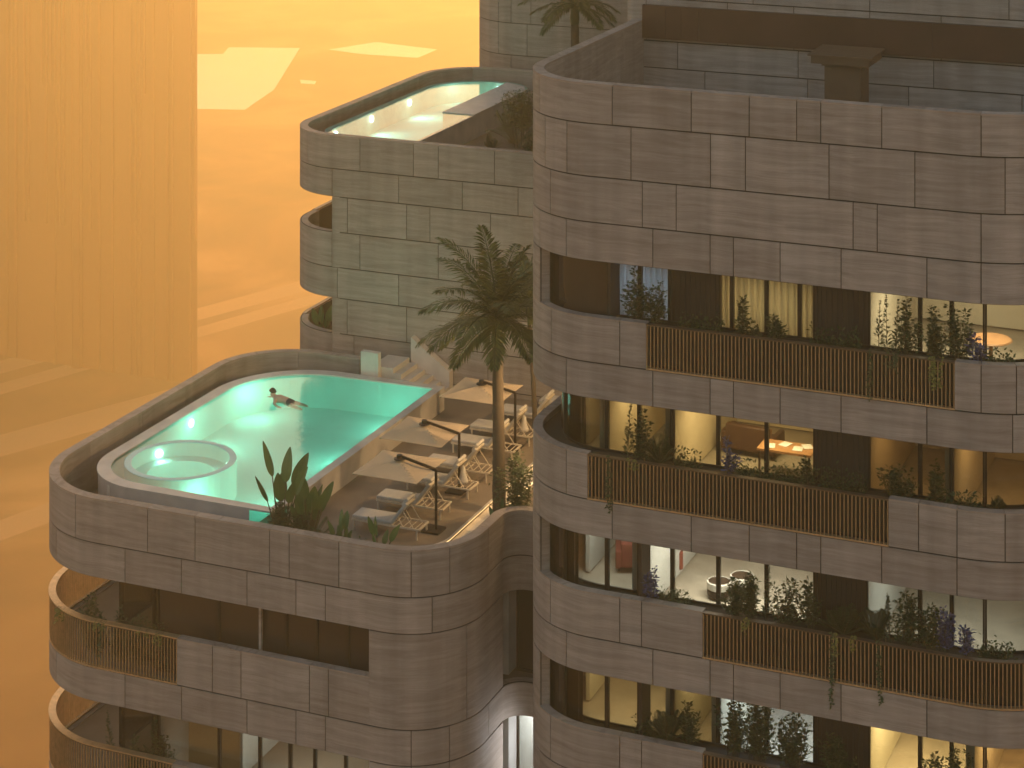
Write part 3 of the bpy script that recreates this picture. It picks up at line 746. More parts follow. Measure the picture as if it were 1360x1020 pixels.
# deck platform with rounded corner and two light-lined steps
PK = Path([(-31.5,55.95,0),(-25.87,55.95,1.3),(-25.87,68.95,0)])
EM_LED = emit_mat('step_strip_light', (1.0, 0.62, 0.26), 1.6)
dk = (-27, 60, Z(25.6))
DK = empty('step_platform', dk, 'low paved sun deck platform with rounded corner and strip-lit steps', 'deck')
q = MB(); q.prism(PK.poly(0)+[(-31.5,68.95)], Z(25.60), Z(HD)); q.build('platform', M['deck'], DK, dk)
q = MB(); strip(q, PK, 0, PK.len, 0.45, 0.001, HD+0.17, 25.60); q.build('step', M['poolstone'], DK, dk)
q = MB(); strip(q, PK, 0.0, PK.len, 0.05, 0.001, HD-0.0, HD+0.05, 0); q.build('nosing', M['poolstone'], DK, dk)
q = MB(); strip(q, PK, 5.4, PK.len, 0.03, 0.003, HD+0.055, HD+0.085); strip(q, PK, 5.6, PK.len, 0.480, 0.455, HD+0.185, HD+0.215); q.build('strip_light', EM_LED, DK, dk)

# soil bed in front of the pool and platform
sb = MB(); sb.prism([(-36.5,54.6),(-35.5,53.7),(-31,53.52),(-26.6,53.52),(-25.6,53.9),(-25.6,54.6),(-26.6,55.2),(-28,55.45),(-30.4,55.45),(-30.45,55.08),(-35.5,55.08),(-36.3,55.2)], Z(25.61), Z(25.0))
tag(sb.build('soil_bed', M['soil']), kind='structure')

# ---- wall lamps on the side of tower C that light the deck
for i, y in enumerate((59.2, 62.6, 66.0)):
    wb = (-22.45, y, Z(20.9))
    wl = empty('wall_lamp', wb, ['small wall lamp nearest the terrace corner, on the side of the right tower', 'small wall lamp beside the tall palm, on the side of the right tower', 'small wall lamp nearest the middle building, on the side of the right tower'][i], 'lamp', 'wall lamps above the deck')
    q = MB(); q.box(-22.58, -22.42, y-0.1, y+0.1, Z(20.95), Z(20.75)); q.build('housing', M['bronze_dk'], wl, wb)
    q = MB(); q.box(-22.62, -22.585, y-0.08, y+0.08, Z(20.93), Z(20.77)); q.build('lens', emit_mat('warm_lamp', (1.0, 0.7, 0.35), 4.0), wl, wb)
    area('wall_lamp_light', (-22.7, y, Z(20.85)), (-27.3, y-0.3, Z(23.6)), 0.22, 200*DECKK, (1.0, 0.66, 0.32), spread=150)
# ---- sun loungers
def make_lounger():
    o = empty('sun_lounger', (0,0,0)); f = MB()
    Lh, W = 2.15, 0.66; z = 0.30; tk = 0.045
    f.bar((0,-W/2,z), (Lh,-W/2,z), tk); f.bar((0,W/2,z), (Lh,W/2,z), tk)
    for x in (0.0, 1.25, Lh): f.bar((x,-W/2,z), (x,W/2,z), tk)
    for x in (1.42, 1.62, 1.82, 2.0): f.bar((x,-W/2,z-0.005), (x,W/2,z-0.005), 0.018)
    f.build('frame', M['frame'], o)
    for x, y in ((0.06,-W/2), (0.06,W/2), (Lh-0.06,-W/2), (Lh-0.06,W/2)):
        l = MB(); l.bar((x,y,0.0), (x,y,z-0.02), 0.045); l.build('leg', M['frame'], o)
    c = MB(); n = 3
    me = bmesh.new()
    def cushion(pts, th, w_):
        m = MB(); k = len(pts)
        for i, (x, zz) in enumerate(pts): pass
        return m
    c.obox((0.63,0,z+0.075), (1,0,0), (0,1,0), (0,0,1), 0.64, W/2-0.005, 0.05)
    cu = c.build('seat_cushion', M['cushion'], o)
    bv = cu.modifiers.new('b', 'BEVEL'); bv.width = 0.03; bv.segments = 3
    a = R(52); d = Vector((cos(a), 0, sin(a))); nn = Vector((-sin(a), 0, cos(a))); p = Vector((1.27, 0, z+0.03))
    b = MB(); b.obox(p+d*0.40+nn*0.05, d, (0,1,0), nn, 0.40, W/2-0.01, 0.04); bo = b.build('backrest', M['cushion'], o)
    bv = bo.modifiers.new('b', 'BEVEL'); bv.width = 0.03; bv.segments = 3
    r = MB(); q1 = p+d*0.80
    for s_ in (-1, 1):
        y = s_*(W/2-0.02)
        r.bar(p+Vector((0,y,0)), q1+Vector((0,y,0)), 0.03)
        r.bar(p+d*0.55+Vector((0,y*0.9,0)), Vector((1.95, y*0.9, z)), 0.022); r.bar(p+d*0.3+Vector((0,y*0.9,-0.02)), Vector((1.62, y*0.9, z)), 0.022)
    r.bar(q1+Vector((0,-W/2+0.02,0)), q1+Vector((0,W/2-0.02,0)), 0.03)
    r.build('backrest_frame', M['frame'], o)
    h = MB(); h.obox(p+d*0.78+nn*0.10, d, (0,1,0), nn, 0.14, W/2-0.05, 0.05); ho = h.build('head_pillow', M['cushion'], o)
    bv = ho.modifiers.new('b', 'BEVEL'); bv.width = 0.035; bv.segments = 3
    return o
LS = [(-28.72, 56.95, 'nearest sun lounger on the deck, behind the small paddle plant'), (-28.72, 58.55, 'second sun lounger from the front, under the nearest canopy'),
      (-28.6, 60.35, 'third sun lounger from the front, with a towel hanging behind its backrest'), (-28.62, 61.75, 'fourth sun lounger from the front, beneath the middle canopy edge'),
      (-28.6, 63.75, 'fifth sun lounger from the front, its foot just left of the palm trunk'), (-28.58, 65.2, 'sixth sun lounger from the front, partly behind the palm trunk'),
      (-28.3, 66.9, 'farthest visible sun lounger, right of the palm trunk under the rear canopy'), (-27.4, 68.3, 'sun lounger tucked against the middle building, mostly hidden by the right tower')]
lg = make_lounger()
for i, (x, y, lb) in enumerate(LS):
    o = lg if i == 0 else copy_tree(lg, (0,0,0))
    o.location = (x, y, Z(HD)+0.002); o.rotation_euler = (0,0,R([0,0.6,-0.8,0.4,0.2,-0.3,0.5,0][i])); tag(o, lb+', pale cushions', 'sun lounger', 'sun loungers beside the pool')
# towels draped behind two backrests
for i, (x, y) in enumerate(((-28.6, 60.35), (-28.58, 65.2))):
    b = MB(); cx = x+1.75
    b.lathe(cx, y+0.05, [(0.02,Z(HD)+0.86),(0.07,Z(HD)+0.78),(0.09,Z(HD)+0.6),(0.15,Z(HD)+0.42),(0.17,Z(HD)+0.34),(0.0,Z(HD)+0.34)], n=12)
    tag(b.build('towel', M['cushion'], None, (cx, y, Z(HD)), smooth=True), ['folded cream towel hanging behind the third lounger backrest', 'folded cream towel hanging behind the sixth lounger backrest'][i], 'towel', 'towels on the loungers')
# ---- cantilever parasols
def parasol(px_, py_, hub, half, label, rot):
    bx, by = px_, py_
    base = (bx, by, Z(HD)+0.002); o = empty('cantilever_parasol', base, label, 'parasol', 'cantilever parasols on the deck')
    zt = Z(23.40)
    q = MB(); q.box(bx-0.02, bx+0.42-0.4+0.0, by-0.02, by+0.02, 0, 0.001) if False else None
    q = MB(); q.box(bx-0.36, bx+0.2, by-0.28, by+0.28, Z(HD)+0.004, Z(HD)+0.06); q.build('base_plate', M['darkmetal'], o, base)
    q = MB(); q.tube([(bx,by,Z(HD)+0.06), (bx,by,zt)], 0.042, 10); q.build('pole', M['darkmetal'], o, base)
    hx_, hy_ = hub; ht_ = Z(23.20)
    q = MB(); q.bar((bx,by,zt), (hx_,hy_,ht_+0.10), 0.055, 0.07); q.build('arm', M['darkmetal'], o, base)
    q = MB(); q.tube([(hx_,hy_,ht_-0.02), (hx_,hy_,ht_+0.13)], 0.085, 12); q.lathe(hx_, hy_, [(0.0,ht_+0.05),(0.16,ht_+0.03),(0.17,ht_-0.0),(0.0,ht_-0.01)], 16); q.build('hub', M['darkmetal'], o, base)
    # four-sided canopy with gently sagging panels
    q = MB(); n = 8; zc = Z(23.42)
    cr, sr = cos(rot), sin(rot)
    def P(u, v):
        m = max(abs(u), abs(v)); 
        e = min(abs(u), abs(v))/m if m > 1e-6 else 0
        z = ht_-0.02-(ht_-0.02-zc)*m-0.035*sin(pi*m)*(1-e*e)
        x, y = u*half*(1-0.03*(1-e*e)*m), v*half*(1-0.03*(1-e*e)*m)
        return (hx_+x*cr-y*sr, hy_+x*sr+y*cr, z)
    for i in range(-n, n+1):
        for j in range(-n, n+1): q.v.append(P(i/n, j/n))
    w_ = 2*n+1
    for i in range(2*n):
        for j in range(2*n): q.face([i*w_+j, (i+1)*w_+j, (i+1)*w_+j+1, i*w_+j+1])
    c = q.build('canopy', M['canvas'], o, base); c.modifiers.new('s', 'SOLIDIFY').thickness = 0.012
    q = MB()
    for u, v in ((-1,-1),(1,-1),(1,1),(-1,1)):
        e = P(u*0.97, v*0.97); q.bar((hx_,hy_,ht_-0.06), (e[0],e[1],e[2]-0.03), 0.025)
    q.build('ribs', M['darkmetal'], o, base)
    return o
parasol(-26.4, 57.45, (-27.52, 57.32), 1.04, 'nearest beige cantilever parasol, over the two front loungers', 0.0)
parasol(-27.0, 60.45, (-28.08, 60.25), 1.05, 'middle beige cantilever parasol, its canopy edge against the pool wall', 0.0)
parasol(-26.85, 64.55, (-27.95, 64.35), 1.04, 'farthest beige cantilever parasol, cut by the palm trunk', 0.0)

# ---- upper pool on B
hdB, hcB = 17.94, 17.03
ub = (-35, 76, Z(hdB))
UP = empty('upper_swimming_pool', ub, 'narrow rooftop pool on the middle building with pale lights along its left side', 'pool')
PU = rrect(-37.3, -33.15, 70.4, 82.3, (1.2, 0.0, 1.6, 2.4))
q = MB(); strip(q, PU, 0, PU.len, 0, -0.25, hcB+0.03, hdB+0.02, 0, ends=False); q.build('pool_wall', M['poolstone'], UP, ub)
q = MB(); q.prism([(-34.45,75.6),(-33.40,75.6),(-33.40,80.9),(-34.45,81.9)], Z(hdB), Z(hcB+0.028)); q.prism([(-34.47,75.58),(-33.13,75.58),(-33.13,80.7),(-33.5,81.5),(-34.47,82.0)], Z(hcB+0.027), Z(hcB-0.02)); q.build('coping', M['poolstone'], UP, ub)
q = MB(); q.prism(PU.poly(-0.252), Z(hdB-0.02), Z(hdB-0.06)); q.build('basin', M['basin'], UP, ub)
q = MB(); k = PU.poly(-0.02); q.v = [(x, y, Z(hcB+0.012)) for x, y in k]; q.face(list(range(len(k)))); q.build('water', water_mat('upper_pool_water', (0.60, 0.96, 0.92), ior=1.2, wave=2.6, strength=0.08), UP, ub)
for y in (71.6, 74.6, 78.0, 81.0): pool_lamp(-37.02, y, 17.30, 1, 0, 30*POOLK, UP, ub, col=(0.5, 1.0, 0.88))
pool_lamp(-34.8, 81.9, 17.30, -0.2, -1, 34*POOLK, UP, ub, col=(0.45, 1.0, 0.82))
# ------------------------------------------------------------------ plants
RP = random.Random(5)
def leafcloud(m, p, n, r, ln, wd, mat=0, flat=0.5):
    for _ in range(n):
        a = RP.uniform(0, 2*pi); e = RP.uniform(-0.5, 1.0)
        d = Vector((cos(a)*cos(e), sin(a)*cos(e), sin(e)))
        c = Vector(p)+Vector((RP.gauss(0, r), RP.gauss(0, r), RP.gauss(0, r*0.8)))
        m.leaf(c, d, Vector((RP.uniform(-1,1), RP.uniform(-1,1), 1)), ln*RP.uniform(0.6, 1.25), wd*RP.uniform(0.7, 1.2), mat, RP.random())
def mk_plant(kind, base, h, wd, name, label, cat, group, leaf='leafd'):
    """base = root point on soil"""
    x, y, z = base
    o = empty(name, base, label, cat, group)
    st = MB(); lf = MB()
    if kind == 'bush':       # many wiry stems carrying small leaves, airy outline
        ns = max(6, int(9*wd/0.5))
        for i in range(ns):
            a = RP.uniform(0, 2*pi); r = RP.uniform(0, wd*0.5); hh = h*RP.uniform(0.5, 1.05)*(1-0.35*(r/(wd*0.5+0.01))**2)
            t = Vector((x+cos(a)*r*1.1, y+sin(a)*r*0.6, z+hh)); b0 = Vector((x+cos(a)*r*0.4, y+sin(a)*r*0.2, z))
            mid = (b0+t)/2+Vector((RP.uniform(-.05,.05), RP.uniform(-.05,.05), 0))
            st.tube([b0, mid, t], [0.010, 0.007, 0.003], 4)
            k = int(hh/0.017)
            for j in range(k):
                f = 0.15+0.85*j/k; p = b0.lerp(mid, f*2) if f < 0.5 else mid.lerp(t, f*2-1)
                an = RP.uniform(0, 2*pi); d = Vector((cos(an), sin(an), RP.uniform(-0.2, 0.8)))
                p = p+d.normalized()*RP.uniform(0.0, 0.13)*(1-f*0.6)
                lf.leaf(p, d, (RP.uniform(-1,1), RP.uniform(-1,1), 1), RP.uniform(0.075, 0.15), RP.uniform(0.045, 0.075), 0, RP.random())
    elif kind == 'spire':    # upright tapering stems thick with leaves
        ns = max(1, int(wd/0.16))
        for i in range(ns):
            bx = x+(i-(ns-1)/2)*0.17+RP.uniform(-.03,.03); by = y+RP.uniform(-.08,.08); hh = h*RP.uniform(0.72, 1.0)
            lean = RP.uniform(-0.10, 0.10)
            b0 = Vector((bx, by, z)); t = Vector((bx+lean*hh, by, z+hh)); st.tube([b0, t], [0.012, 0.004], 4)
            for j in range(int(hh/0.014)):
                f = RP.random()**0.9; p = b0.lerp(t, f); an = RP.uniform(0, 2*pi); r = 0.115*(1-f)+0.02
                d = Vector((cos(an), sin(an), RP.uniform(0.1, 0.9)))
                lf.leaf(p+Vector((cos(an)*r*0.3, sin(an)*r*0.3, 0)), d, (0,0,1), r*1.6, 0.055, 0, RP.random())
    elif kind == 'low':      # low ground cover
        for j in range(int(170*wd/0.5)):
            p = (x+RP.uniform(-wd/2, wd/2), y+RP.uniform(-0.14, 0.14), z+RP.uniform(0, h)*RP.random())
            an = RP.uniform(0, 2*pi); lf.leaf(p, (cos(an), sin(an), RP.uniform(0.2, 1.2)), (RP.uniform(-1,1), RP.uniform(-1,1), 1), RP.uniform(0.08, 0.15), RP.uniform(0.04, 0.07), 0, RP.random())
        st.tube([(x-wd/2, y, z+0.02), (x+wd/2, y, z+0.03)], 0.008, 4)
    elif kind == 'fern':     # arching fronds
        nf = int(10+wd*8)
        for i in range(nf):
            a = 2*pi*i/nf+RP.uniform(-.3,.3); ln = h*RP.uniform(0.75, 1.1); up = RP.uniform(0.5, 1.25); RPf = RP.uniform(0.8, 1.1)
            pts = []
            for j in range(9):
                f = j/8; rr = wd*0.62*RPf*sin(f*1.45)*cos(up)*1.3; zz = ln*(f*sin(up)*1.1-0.32*f*f)
                pts.append(Vector((x+cos(a)*rr, y+sin(a)*rr*0.8, z+zz)))
            st.tube(pts, [0.008]*8+[0.003], 4)
            for j in range(1, 36):
                f = j/36; k = min(7, int(f*8)); p = pts[k].lerp(pts[k+1], f*8-k); d = (pts[k+1]-pts[k]).normalized(); sd = d.cross(Vector((0,0,1))).normalized()
                for s_ in (-1, 1): lf.leaf(p, d*0.45+sd*s_-Vector((0,0,0.15)), (0,0,1), 0.20*sin(pi*(0.12+0.86*f))*max(0.6, h), 0.022, 0, RP.random())
    elif kind == 'trail':    # hangs down over the rail
        for i in range(max(2, int(wd/0.08))):
            bx = x+RP.uniform(-wd/2, wd/2); hh = h*RP.uniform(0.5, 1.0)
            b0 = Vector((bx, y, z)); t = Vector((bx+RP.uniform(-.06,.06), y-0.06, z-hh)); st.tube([b0+Vector((0,0.1,0.02)), b0, t], 0.004, 4)
            for j in range(int(hh/0.022)):
                p = b0.lerp(t, RP.random()); an = RP.uniform(0, 2*pi)
                lf.leaf(p, (cos(an), sin(an)-0.3, RP.uniform(-1.2, 0.1)), (0,-1,0.3), RP.uniform(0.06, 0.12), 0.04, 0, RP.random())
    elif kind == 'paddle':   # bird-of-paradise: long stalks with big paddle blades
        nf = int(wd)
        for i in range(nf):
            a = 2*pi*i/nf+RP.uniform(-.35,.35); tilt = RP.uniform(0.05, 0.36); hh = h*RP.uniform(0.55, 1.0); lb = hh*RP.uniform(0.34, 0.42)
            d = Vector((cos(a)*sin(tilt), sin(a)*sin(tilt), cos(tilt))); p0 = Vector((x+cos(a)*0.05, y+sin(a)*0.05, z))
            p1 = p0+d*(hh-lb); st.tube([p0, p1], [0.024, 0.014], 6)
            # the blade, a curved strip with a midrib, tip bent outwards
            face = Vector((RP.uniform(-.7,.7), -1, 0)).normalized(); side = d.cross(face).normalized(); nn = side.cross(d)
            W = lb*RP.uniform(0.16, 0.21); kk = 12; b_ = len(lf.v)
            for j in range(kk+1):
                f = j/kk; c = p1+d*lb*f+Vector((cos(a), sin(a), -0.15))*0.16*lb*f*f
                ww = W*(sin(pi*min(1, f**0.75*0.96+0.03)))**0.7
                lf.v += [tuple(c-side*ww+nn*ww*0.22), tuple(c), tuple(c+side*ww+nn*ww*0.22)]
            pv = RP.random()
            for j in range(kk):
                q_ = b_+3*j; lf.face([q_, q_+1, q_+4, q_+3], 0, pv); lf.face([q_+1, q_+2, q_+5, q_+4], 0, pv*0.85)
    elif kind == 'cane':     # slender canes with a leafy head
        for i in range(int(wd*9)):
            a = RP.uniform(0, 2*pi); r = RP.uniform(0.02, wd*0.32); hh = h*RP.uniform(0.75, 1.05)
            b0 = Vector((x+cos(a)*r, y+sin(a)*r, z)); t = Vector((x+cos(a)*r*2.2, y+sin(a)*r*2.2, z+hh)); m_ = (b0+t)/2+Vector((0,0,0.05)); st.tube([b0, m_, t], [0.014, 0.011, 0.005], 5)
            for j in range(230):
                f = 0.42+0.6*RP.random(); p = b0.lerp(t, f)+Vector((RP.gauss(0,.11), RP.gauss(0,.11), RP.gauss(0,.07))); an = RP.uniform(0, 2*pi)
                lf.leaf(p, (cos(an), sin(an), RP.uniform(-0.5, 0.5)), (RP.uniform(-.5,.5), RP.uniform(-.5,.5), 1), RP.uniform(0.11, 0.19), RP.uniform(0.04, 0.065), 0, RP.random())
    if st.f: st.build('stems', M['stem'], o, base)
    lf.build('foliage', M[leaf], o, base)
    return o
def plants_c(row, lst, yoff=-0.48):
    """(px, kind, height, width, leaf, name, label)"""
    T = TOPS[row]; rim = T+1.50
    for px, kind, h, wd, leaf, name, label in lst:
        s = PC.s_px(px, rim, yoff if kind != 'trail' else 0.0) or PC.s_px(px, rim)
        x, y = PC.pt(s, yoff if kind != 'trail' else -0.02)
        if kind == 'trail': z = Z(rim-0.10)
        else: z = Z(rim+0.15)
        mk_plant(kind, (x, y, z), h*(1.3 if kind == 'bush' else 1.15)+0.18 if kind != 'trail' else h, wd*(1.3 if kind == 'bush' else 1.0), name, label, 'plant', 'balcony plants of the right tower', leaf)
plants_c(0, [
 (846,'bush',0.95,0.6,'leafd','balcony_shrub','wiry dark shrub before the blue curtained window of the top balcony'),
 (872,'bush',0.8,0.5,'leafd','balcony_shrub','fine leaved shrub at the right half of the blue curtained window'),
 (930,'low',0.28,1.2,'leafd','ground_cover','dark low planting under the dark panel at the top balcony left end'),
 (986,'bush',0.62,0.30,'leafd','balcony_shrub','small round leaved shrub before the left cream curtain'),
 (1003,'low',0.25,0.25,'leafd','ground_cover','tiny low plant between the two cream curtains'),
 (1030,'bush',0.38,0.62,'leafd','balcony_shrub','low bushy plant before the right cream curtain'),
 (1110,'low',0.32,1.3,'leafd','ground_cover','shaded low planting under the slatted panel of the top balcony'),
 (1166,'spire',1.30,0.18,'leafd','upright_plant','thin upright leafy stem at the left of the bright top room'),
 (1184,'spire',1.35,0.34,'leafd','upright_plant','pair of tall leafy stems before the bright top room'),
 (1204,'bush',1.05,0.5,'leafd','balcony_shrub','tall loose shrub before the slanting shadow in the bright top room'),
 (1242,'bush',0.95,0.75,'leafm','balcony_shrub','green arching shrub in the middle of the bright top room'),
 (1272,'bush',1.05,0.5,'leafd','balcony_shrub','airy shrub beside the tan round table of the top room'),
 (1296,'bush',0.5,0.42,'leafb','blue_flower_plant','clump of blue grey flowers near the end of the top railing'),
 (1325,'low',0.22,0.9,'leafd','ground_cover','low leafy planting over the rounded end of the top balcony'),
 (1186,'trail',0.55,0.35,'leafm','trailing_plant','green trailing plant hanging through the top railing below the bright room'),
 (1240,'trail',0.8,0.4,'leafy','trailing_plant','pale trailing plant near the right end of the top railing'),
 (1155,'trail',1.35,0.08,'leafm','trailing_plant','single long strand hanging below the top railing')])
plants_c(1, [
 (834,'spire',1.35,0.17,'leafd','upright_plant','tall thin conifer-like stem at the left of the second balcony'),
 (852,'bush',0.9,0.6,'leafd','balcony_shrub','dense dark shrub behind the second mullion of the second balcony'),
 (876,'fern',0.95,0.7,'leafd','fern','arching dark fern left of the plain olive window'),
 (912,'low',0.36,0.75,'leafd','ground_cover','row of small round plants under the plain olive window'),
 (968,'bush',0.58,0.36,'leafb','balcony_shrub','round bluish shrub left of the sofa room'),
 (1000,'low',0.30,0.9,'leafd','ground_cover','low planting before the sofa room'),
 (1045,'low',0.34,0.8,'leafm','ground_cover','leafy low planting before the desk lit window'),
 (1074,'bush',0.5,0.3,'leafd','balcony_shrub','little shrub at the right edge of the desk lit window'),
 (1120,'low',0.4,1.2,'leafd','ground_cover','shaded low planting under the slatted panel of the second balcony'),
 (1190,'bush',0.55,0.9,'leafd','balcony_shrub','dark shrub before the dim red room'),
 (1243,'bush',0.75,0.45,'leafd','balcony_shrub','upright twiggy shrub right of the dim red room'),
 (1280,'low',0.3,1.0,'leafd','ground_cover','low planting before the amber room of the second balcony'),
 (1325,'fern',0.38,0.4,'leafd','fern','small spiky fern before the last amber pane of the second balcony'),
 (838,'trail',0.45,0.25,'leafy','trailing_plant','yellow green trailing plant near the left end of the second railing'),
 (808,'trail',1.5,0.08,'leafm','trailing_plant','thin strand hanging below the left end of the second railing')])
plants_c(2, [
 (866,'bush',0.6,0.28,'leafb','blue_flower_plant','blue flowers in front of the red sofa window'),
 (885,'low',0.25,0.45,'leafd','ground_cover','low dark planting under the red sofa window'),
 (905,'low',0.28,0.5,'leafd','ground_cover','low dark sprigs beside the third mullion of the third balcony'),
 (975,'bush',0.6,0.7,'leafm','balcony_shrub','feathery green shrub at the left end of the third railing'),
 (998,'bush',0.75,0.6,'leafm','balcony_shrub','taller feathery shrub before the two round tables'),
 (1015,'spire',1.25,0.18,'leafm','upright_plant','tall conifer-like stem before the pale floor of the third balcony'),
 (1045,'bush',0.8,0.75,'leafd','balcony_shrub','wide dark shrub before the pale marble floor'),
 (1076,'bush',1.05,0.4,'leafd','balcony_shrub','shrub against the left edge of the dark panel of the third balcony'),
 (1120,'fern',0.8,1.0,'leafd','fern','dark fern in front of the dark panel of the third balcony'),
 (1164,'fern',1.0,0.7,'leafd','fern','big dark fern right of the dark panel of the third balcony'),
 (1180,'spire',1.2,0.34,'leafd','upright_plant','tall fern-like stems before the pale grey room'),
 (1208,'bush',0.95,0.7,'leafd','balcony_shrub','dense shrub left of the blue flowers of the third balcony'),
 (1238,'bush',0.85,0.6,'leafd','balcony_shrub','broad leafy shrub at the middle of the pale grey room'),
 (1255,'bush',0.75,0.5,'leafb','blue_flower_plant','wide clump of blue flowers before the pale grey room'),
 (1283,'bush',0.65,0.32,'leafb','blue_flower_plant','single spray of blue flowers just right of the thin mullion'),
 (1322,'low',0.32,0.9,'leafd','ground_cover','low grassy planting at the rounded end of the third balcony'),
 (990,'trail',0.45,0.3,'leafy','trailing_plant','yellow trailing plant near the left end of the third railing'),
 (1108,'trail',0.62,0.12,'leafy','trailing_plant','left one of two yellow tassels on the third railing'),
 (1131,'trail',0.58,0.14,'leafy','trailing_plant','right one of two yellow tassels on the third railing'),
 (1107,'trail',1.95,0.14,'leafm','trailing_plant','long green strands hanging well below the third railing'),
 (1166,'trail',1.7,0.10,'leafm','trailing_plant','thin strand hanging below the middle of the third railing')])
plants_c(3, [
 (860,'low',0.45,0.8,'leafd','ground_cover','low leafy planting at the left of the lowest balcony'),
 (886,'fern',1.0,0.9,'leafd','fern','spiky palm-like fern at the left of the lowest balcony'),
 (915,'bush',0.85,0.5,'leafd','balcony_shrub','dark shrub against the yellow lit pane of the lowest balcony'),
 (975,'bush',1.15,0.7,'leafd','balcony_shrub','large leafy shrub at the left of the blue white window'),
 (1005,'bush',1.2,0.9,'leafd','balcony_shrub','largest leafy shrub in the middle of the blue white window'),
 (1050,'bush',1.05,0.9,'leafd','balcony_shrub','leafy shrub at the right of the blue white window'),
 (1110,'bush',0.7,1.0,'leafd','balcony_shrub','shaded shrub before the lowest dark panel'),
 (1240,'bush',0.75,0.5,'leafd','balcony_shrub','branching shrub before the yellow room'),
 (1268,'bush',1.0,0.65,'leafd','balcony_shrub','leafy shrub between two mullions of the yellow room'),
 (1316,'spire',1.05,0.17,'leafd','upright_plant','thin conifer-like stem before the orange pane')])
# balcony plants of building A
def plants_a(T, lst, yoff=-0.55):
    for px, kind, h, wd, leaf, name, label in lst:
        s = PA.s_px(px, T+1.32, yoff if kind != 'trail' else 0.0) or PA.s_px(px, T+1.32); x, y = PA.pt(s, yoff if kind != 'trail' else 0.0)
        z = Z(T+2.58) if kind != 'trail' else Z(T+1.25)
        mk_plant(kind, (x, y, z), h, wd, name, label, 'plant', 'balcony plants of the pool building', leaf)
plants_a(26.34, [
 (128,'bush',1.9,1.1,'leafd','balcony_shrub','dark rounded shrub at the left of the curved bronze balcony'),
 (158,'bush',1.65,1.0,'leafd','balcony_shrub','dark hedge-like shrub second along the curved bronze balcony'),
 (186,'bush',1.6,1.0,'leafd','balcony_shrub','dark hedge-like shrub third along the curved bronze balcony'),
 (214,'bush',1.55,1.0,'leafd','balcony_shrub','dark hedge-like shrub at the stone end of the curved bronze balcony'),
 (83,'trail',0.5,0.4,'leafy','trailing_plant','yellow green trailing plant at the far left of the upper curved railing'),
 (131,'trail',0.3,0.45,'leafy','trailing_plant','yellow green sprigs below the dark rounded shrub'),
 (190,'trail',0.22,0.35,'leafy','trailing_plant','small yellow sprigs right of the middle of the upper curved railing'),
 (211,'trail',0.35,0.3,'leafy','trailing_plant','yellow sprigs near the stone end of the upper curved railing'),
 (133,'trail',1.2,0.08,'leafm','trailing_plant','thin strand hanging down inside the upper curved railing')])
plants_a(29.94, [
 (180,'bush',1.75,0.8,'leafd','balcony_shrub','dark shrub on the lowest left balcony'),
 (212,'bush',2.1,1.1,'leafd','balcony_shrub','large dark shrub at the right end of the lowest left balcony')])
xx, yy = at_h(147, 990, 32.3)
mk_plant('spire', (xx, yy, Z(32.52)), 1.5, 0.3, 'upright_plant', 'slim dark column plant standing on the lowest left balcony floor', 'plant', 'balcony plants of the pool building', 'leafd')
# terrace A planting
def terr(px, y, kind, h, wd, leaf, name, label, zb=25.0):
    x = x_at(px, y); mk_plant(kind, (x, y, Z(zb)), h, wd, name, label, 'plant', 'plants of the pool terrace', leaf)
terr(374, 54.45, 'paddle', 2.95, 8, 'leafp', 'paddle_leaf_plant', 'tallest paddle-leaved plant at the near corner of the big pool')
terr(411, 54.6, 'paddle', 2.35, 15, 'leafp', 'paddle_leaf_plant', 'dense dark paddle-leaved plant just right of the tallest one')
terr(411, 54.5, 'fern', 1.6, 1.0, 'leafd', 'fern', 'dark fern filling the foot of the paddle-leaved plants')
terr(372, 54.35, 'bush', 1.35, 1.2, 'leafd', 'terrace_shrub', 'low dark shrub at the foot of the tallest paddle-leaved plant')
terr(394, 54.3, 'bush', 1.15, 1.2, 'leafd', 'terrace_shrub', 'low dark shrub between the two big paddle-leaved plants')
terr(432, 53.9, 'low', 0.9, 0.8, 'leafd', 'ground_cover', 'low planting between the big and the small paddle-leaved plants')
terr(454, 54.0, 'paddle', 1.65, 9, 'leafp', 'paddle_leaf_plant', 'small bright green paddle plant in the middle of the soil bed')
terr(503, 54.0, 'paddle', 1.80, 5, 'leafp', 'paddle_leaf_plant', 'slender paddle plant before the nearest sun lounger')
terr(503, 53.85, 'fern', 1.05, 0.5, 'leafd', 'fern', 'small dark fern at the foot of the slender paddle plant')
terr(478, 53.9, 'low', 0.95, 0.8, 'leafd', 'ground_cover', 'low planting between the two small paddle plants')
terr(683, 58.1, 'cane', 2.6, 1.0, 'leafm', 'cane_shrub', 'tall cane shrub with leafy head at the foot of the palm', 25.6)
terr(665, 58.0, 'paddle', 1.5, 7, 'leafp', 'paddle_leaf_plant', 'dark paddle plant left of the cane shrub', 25.6)
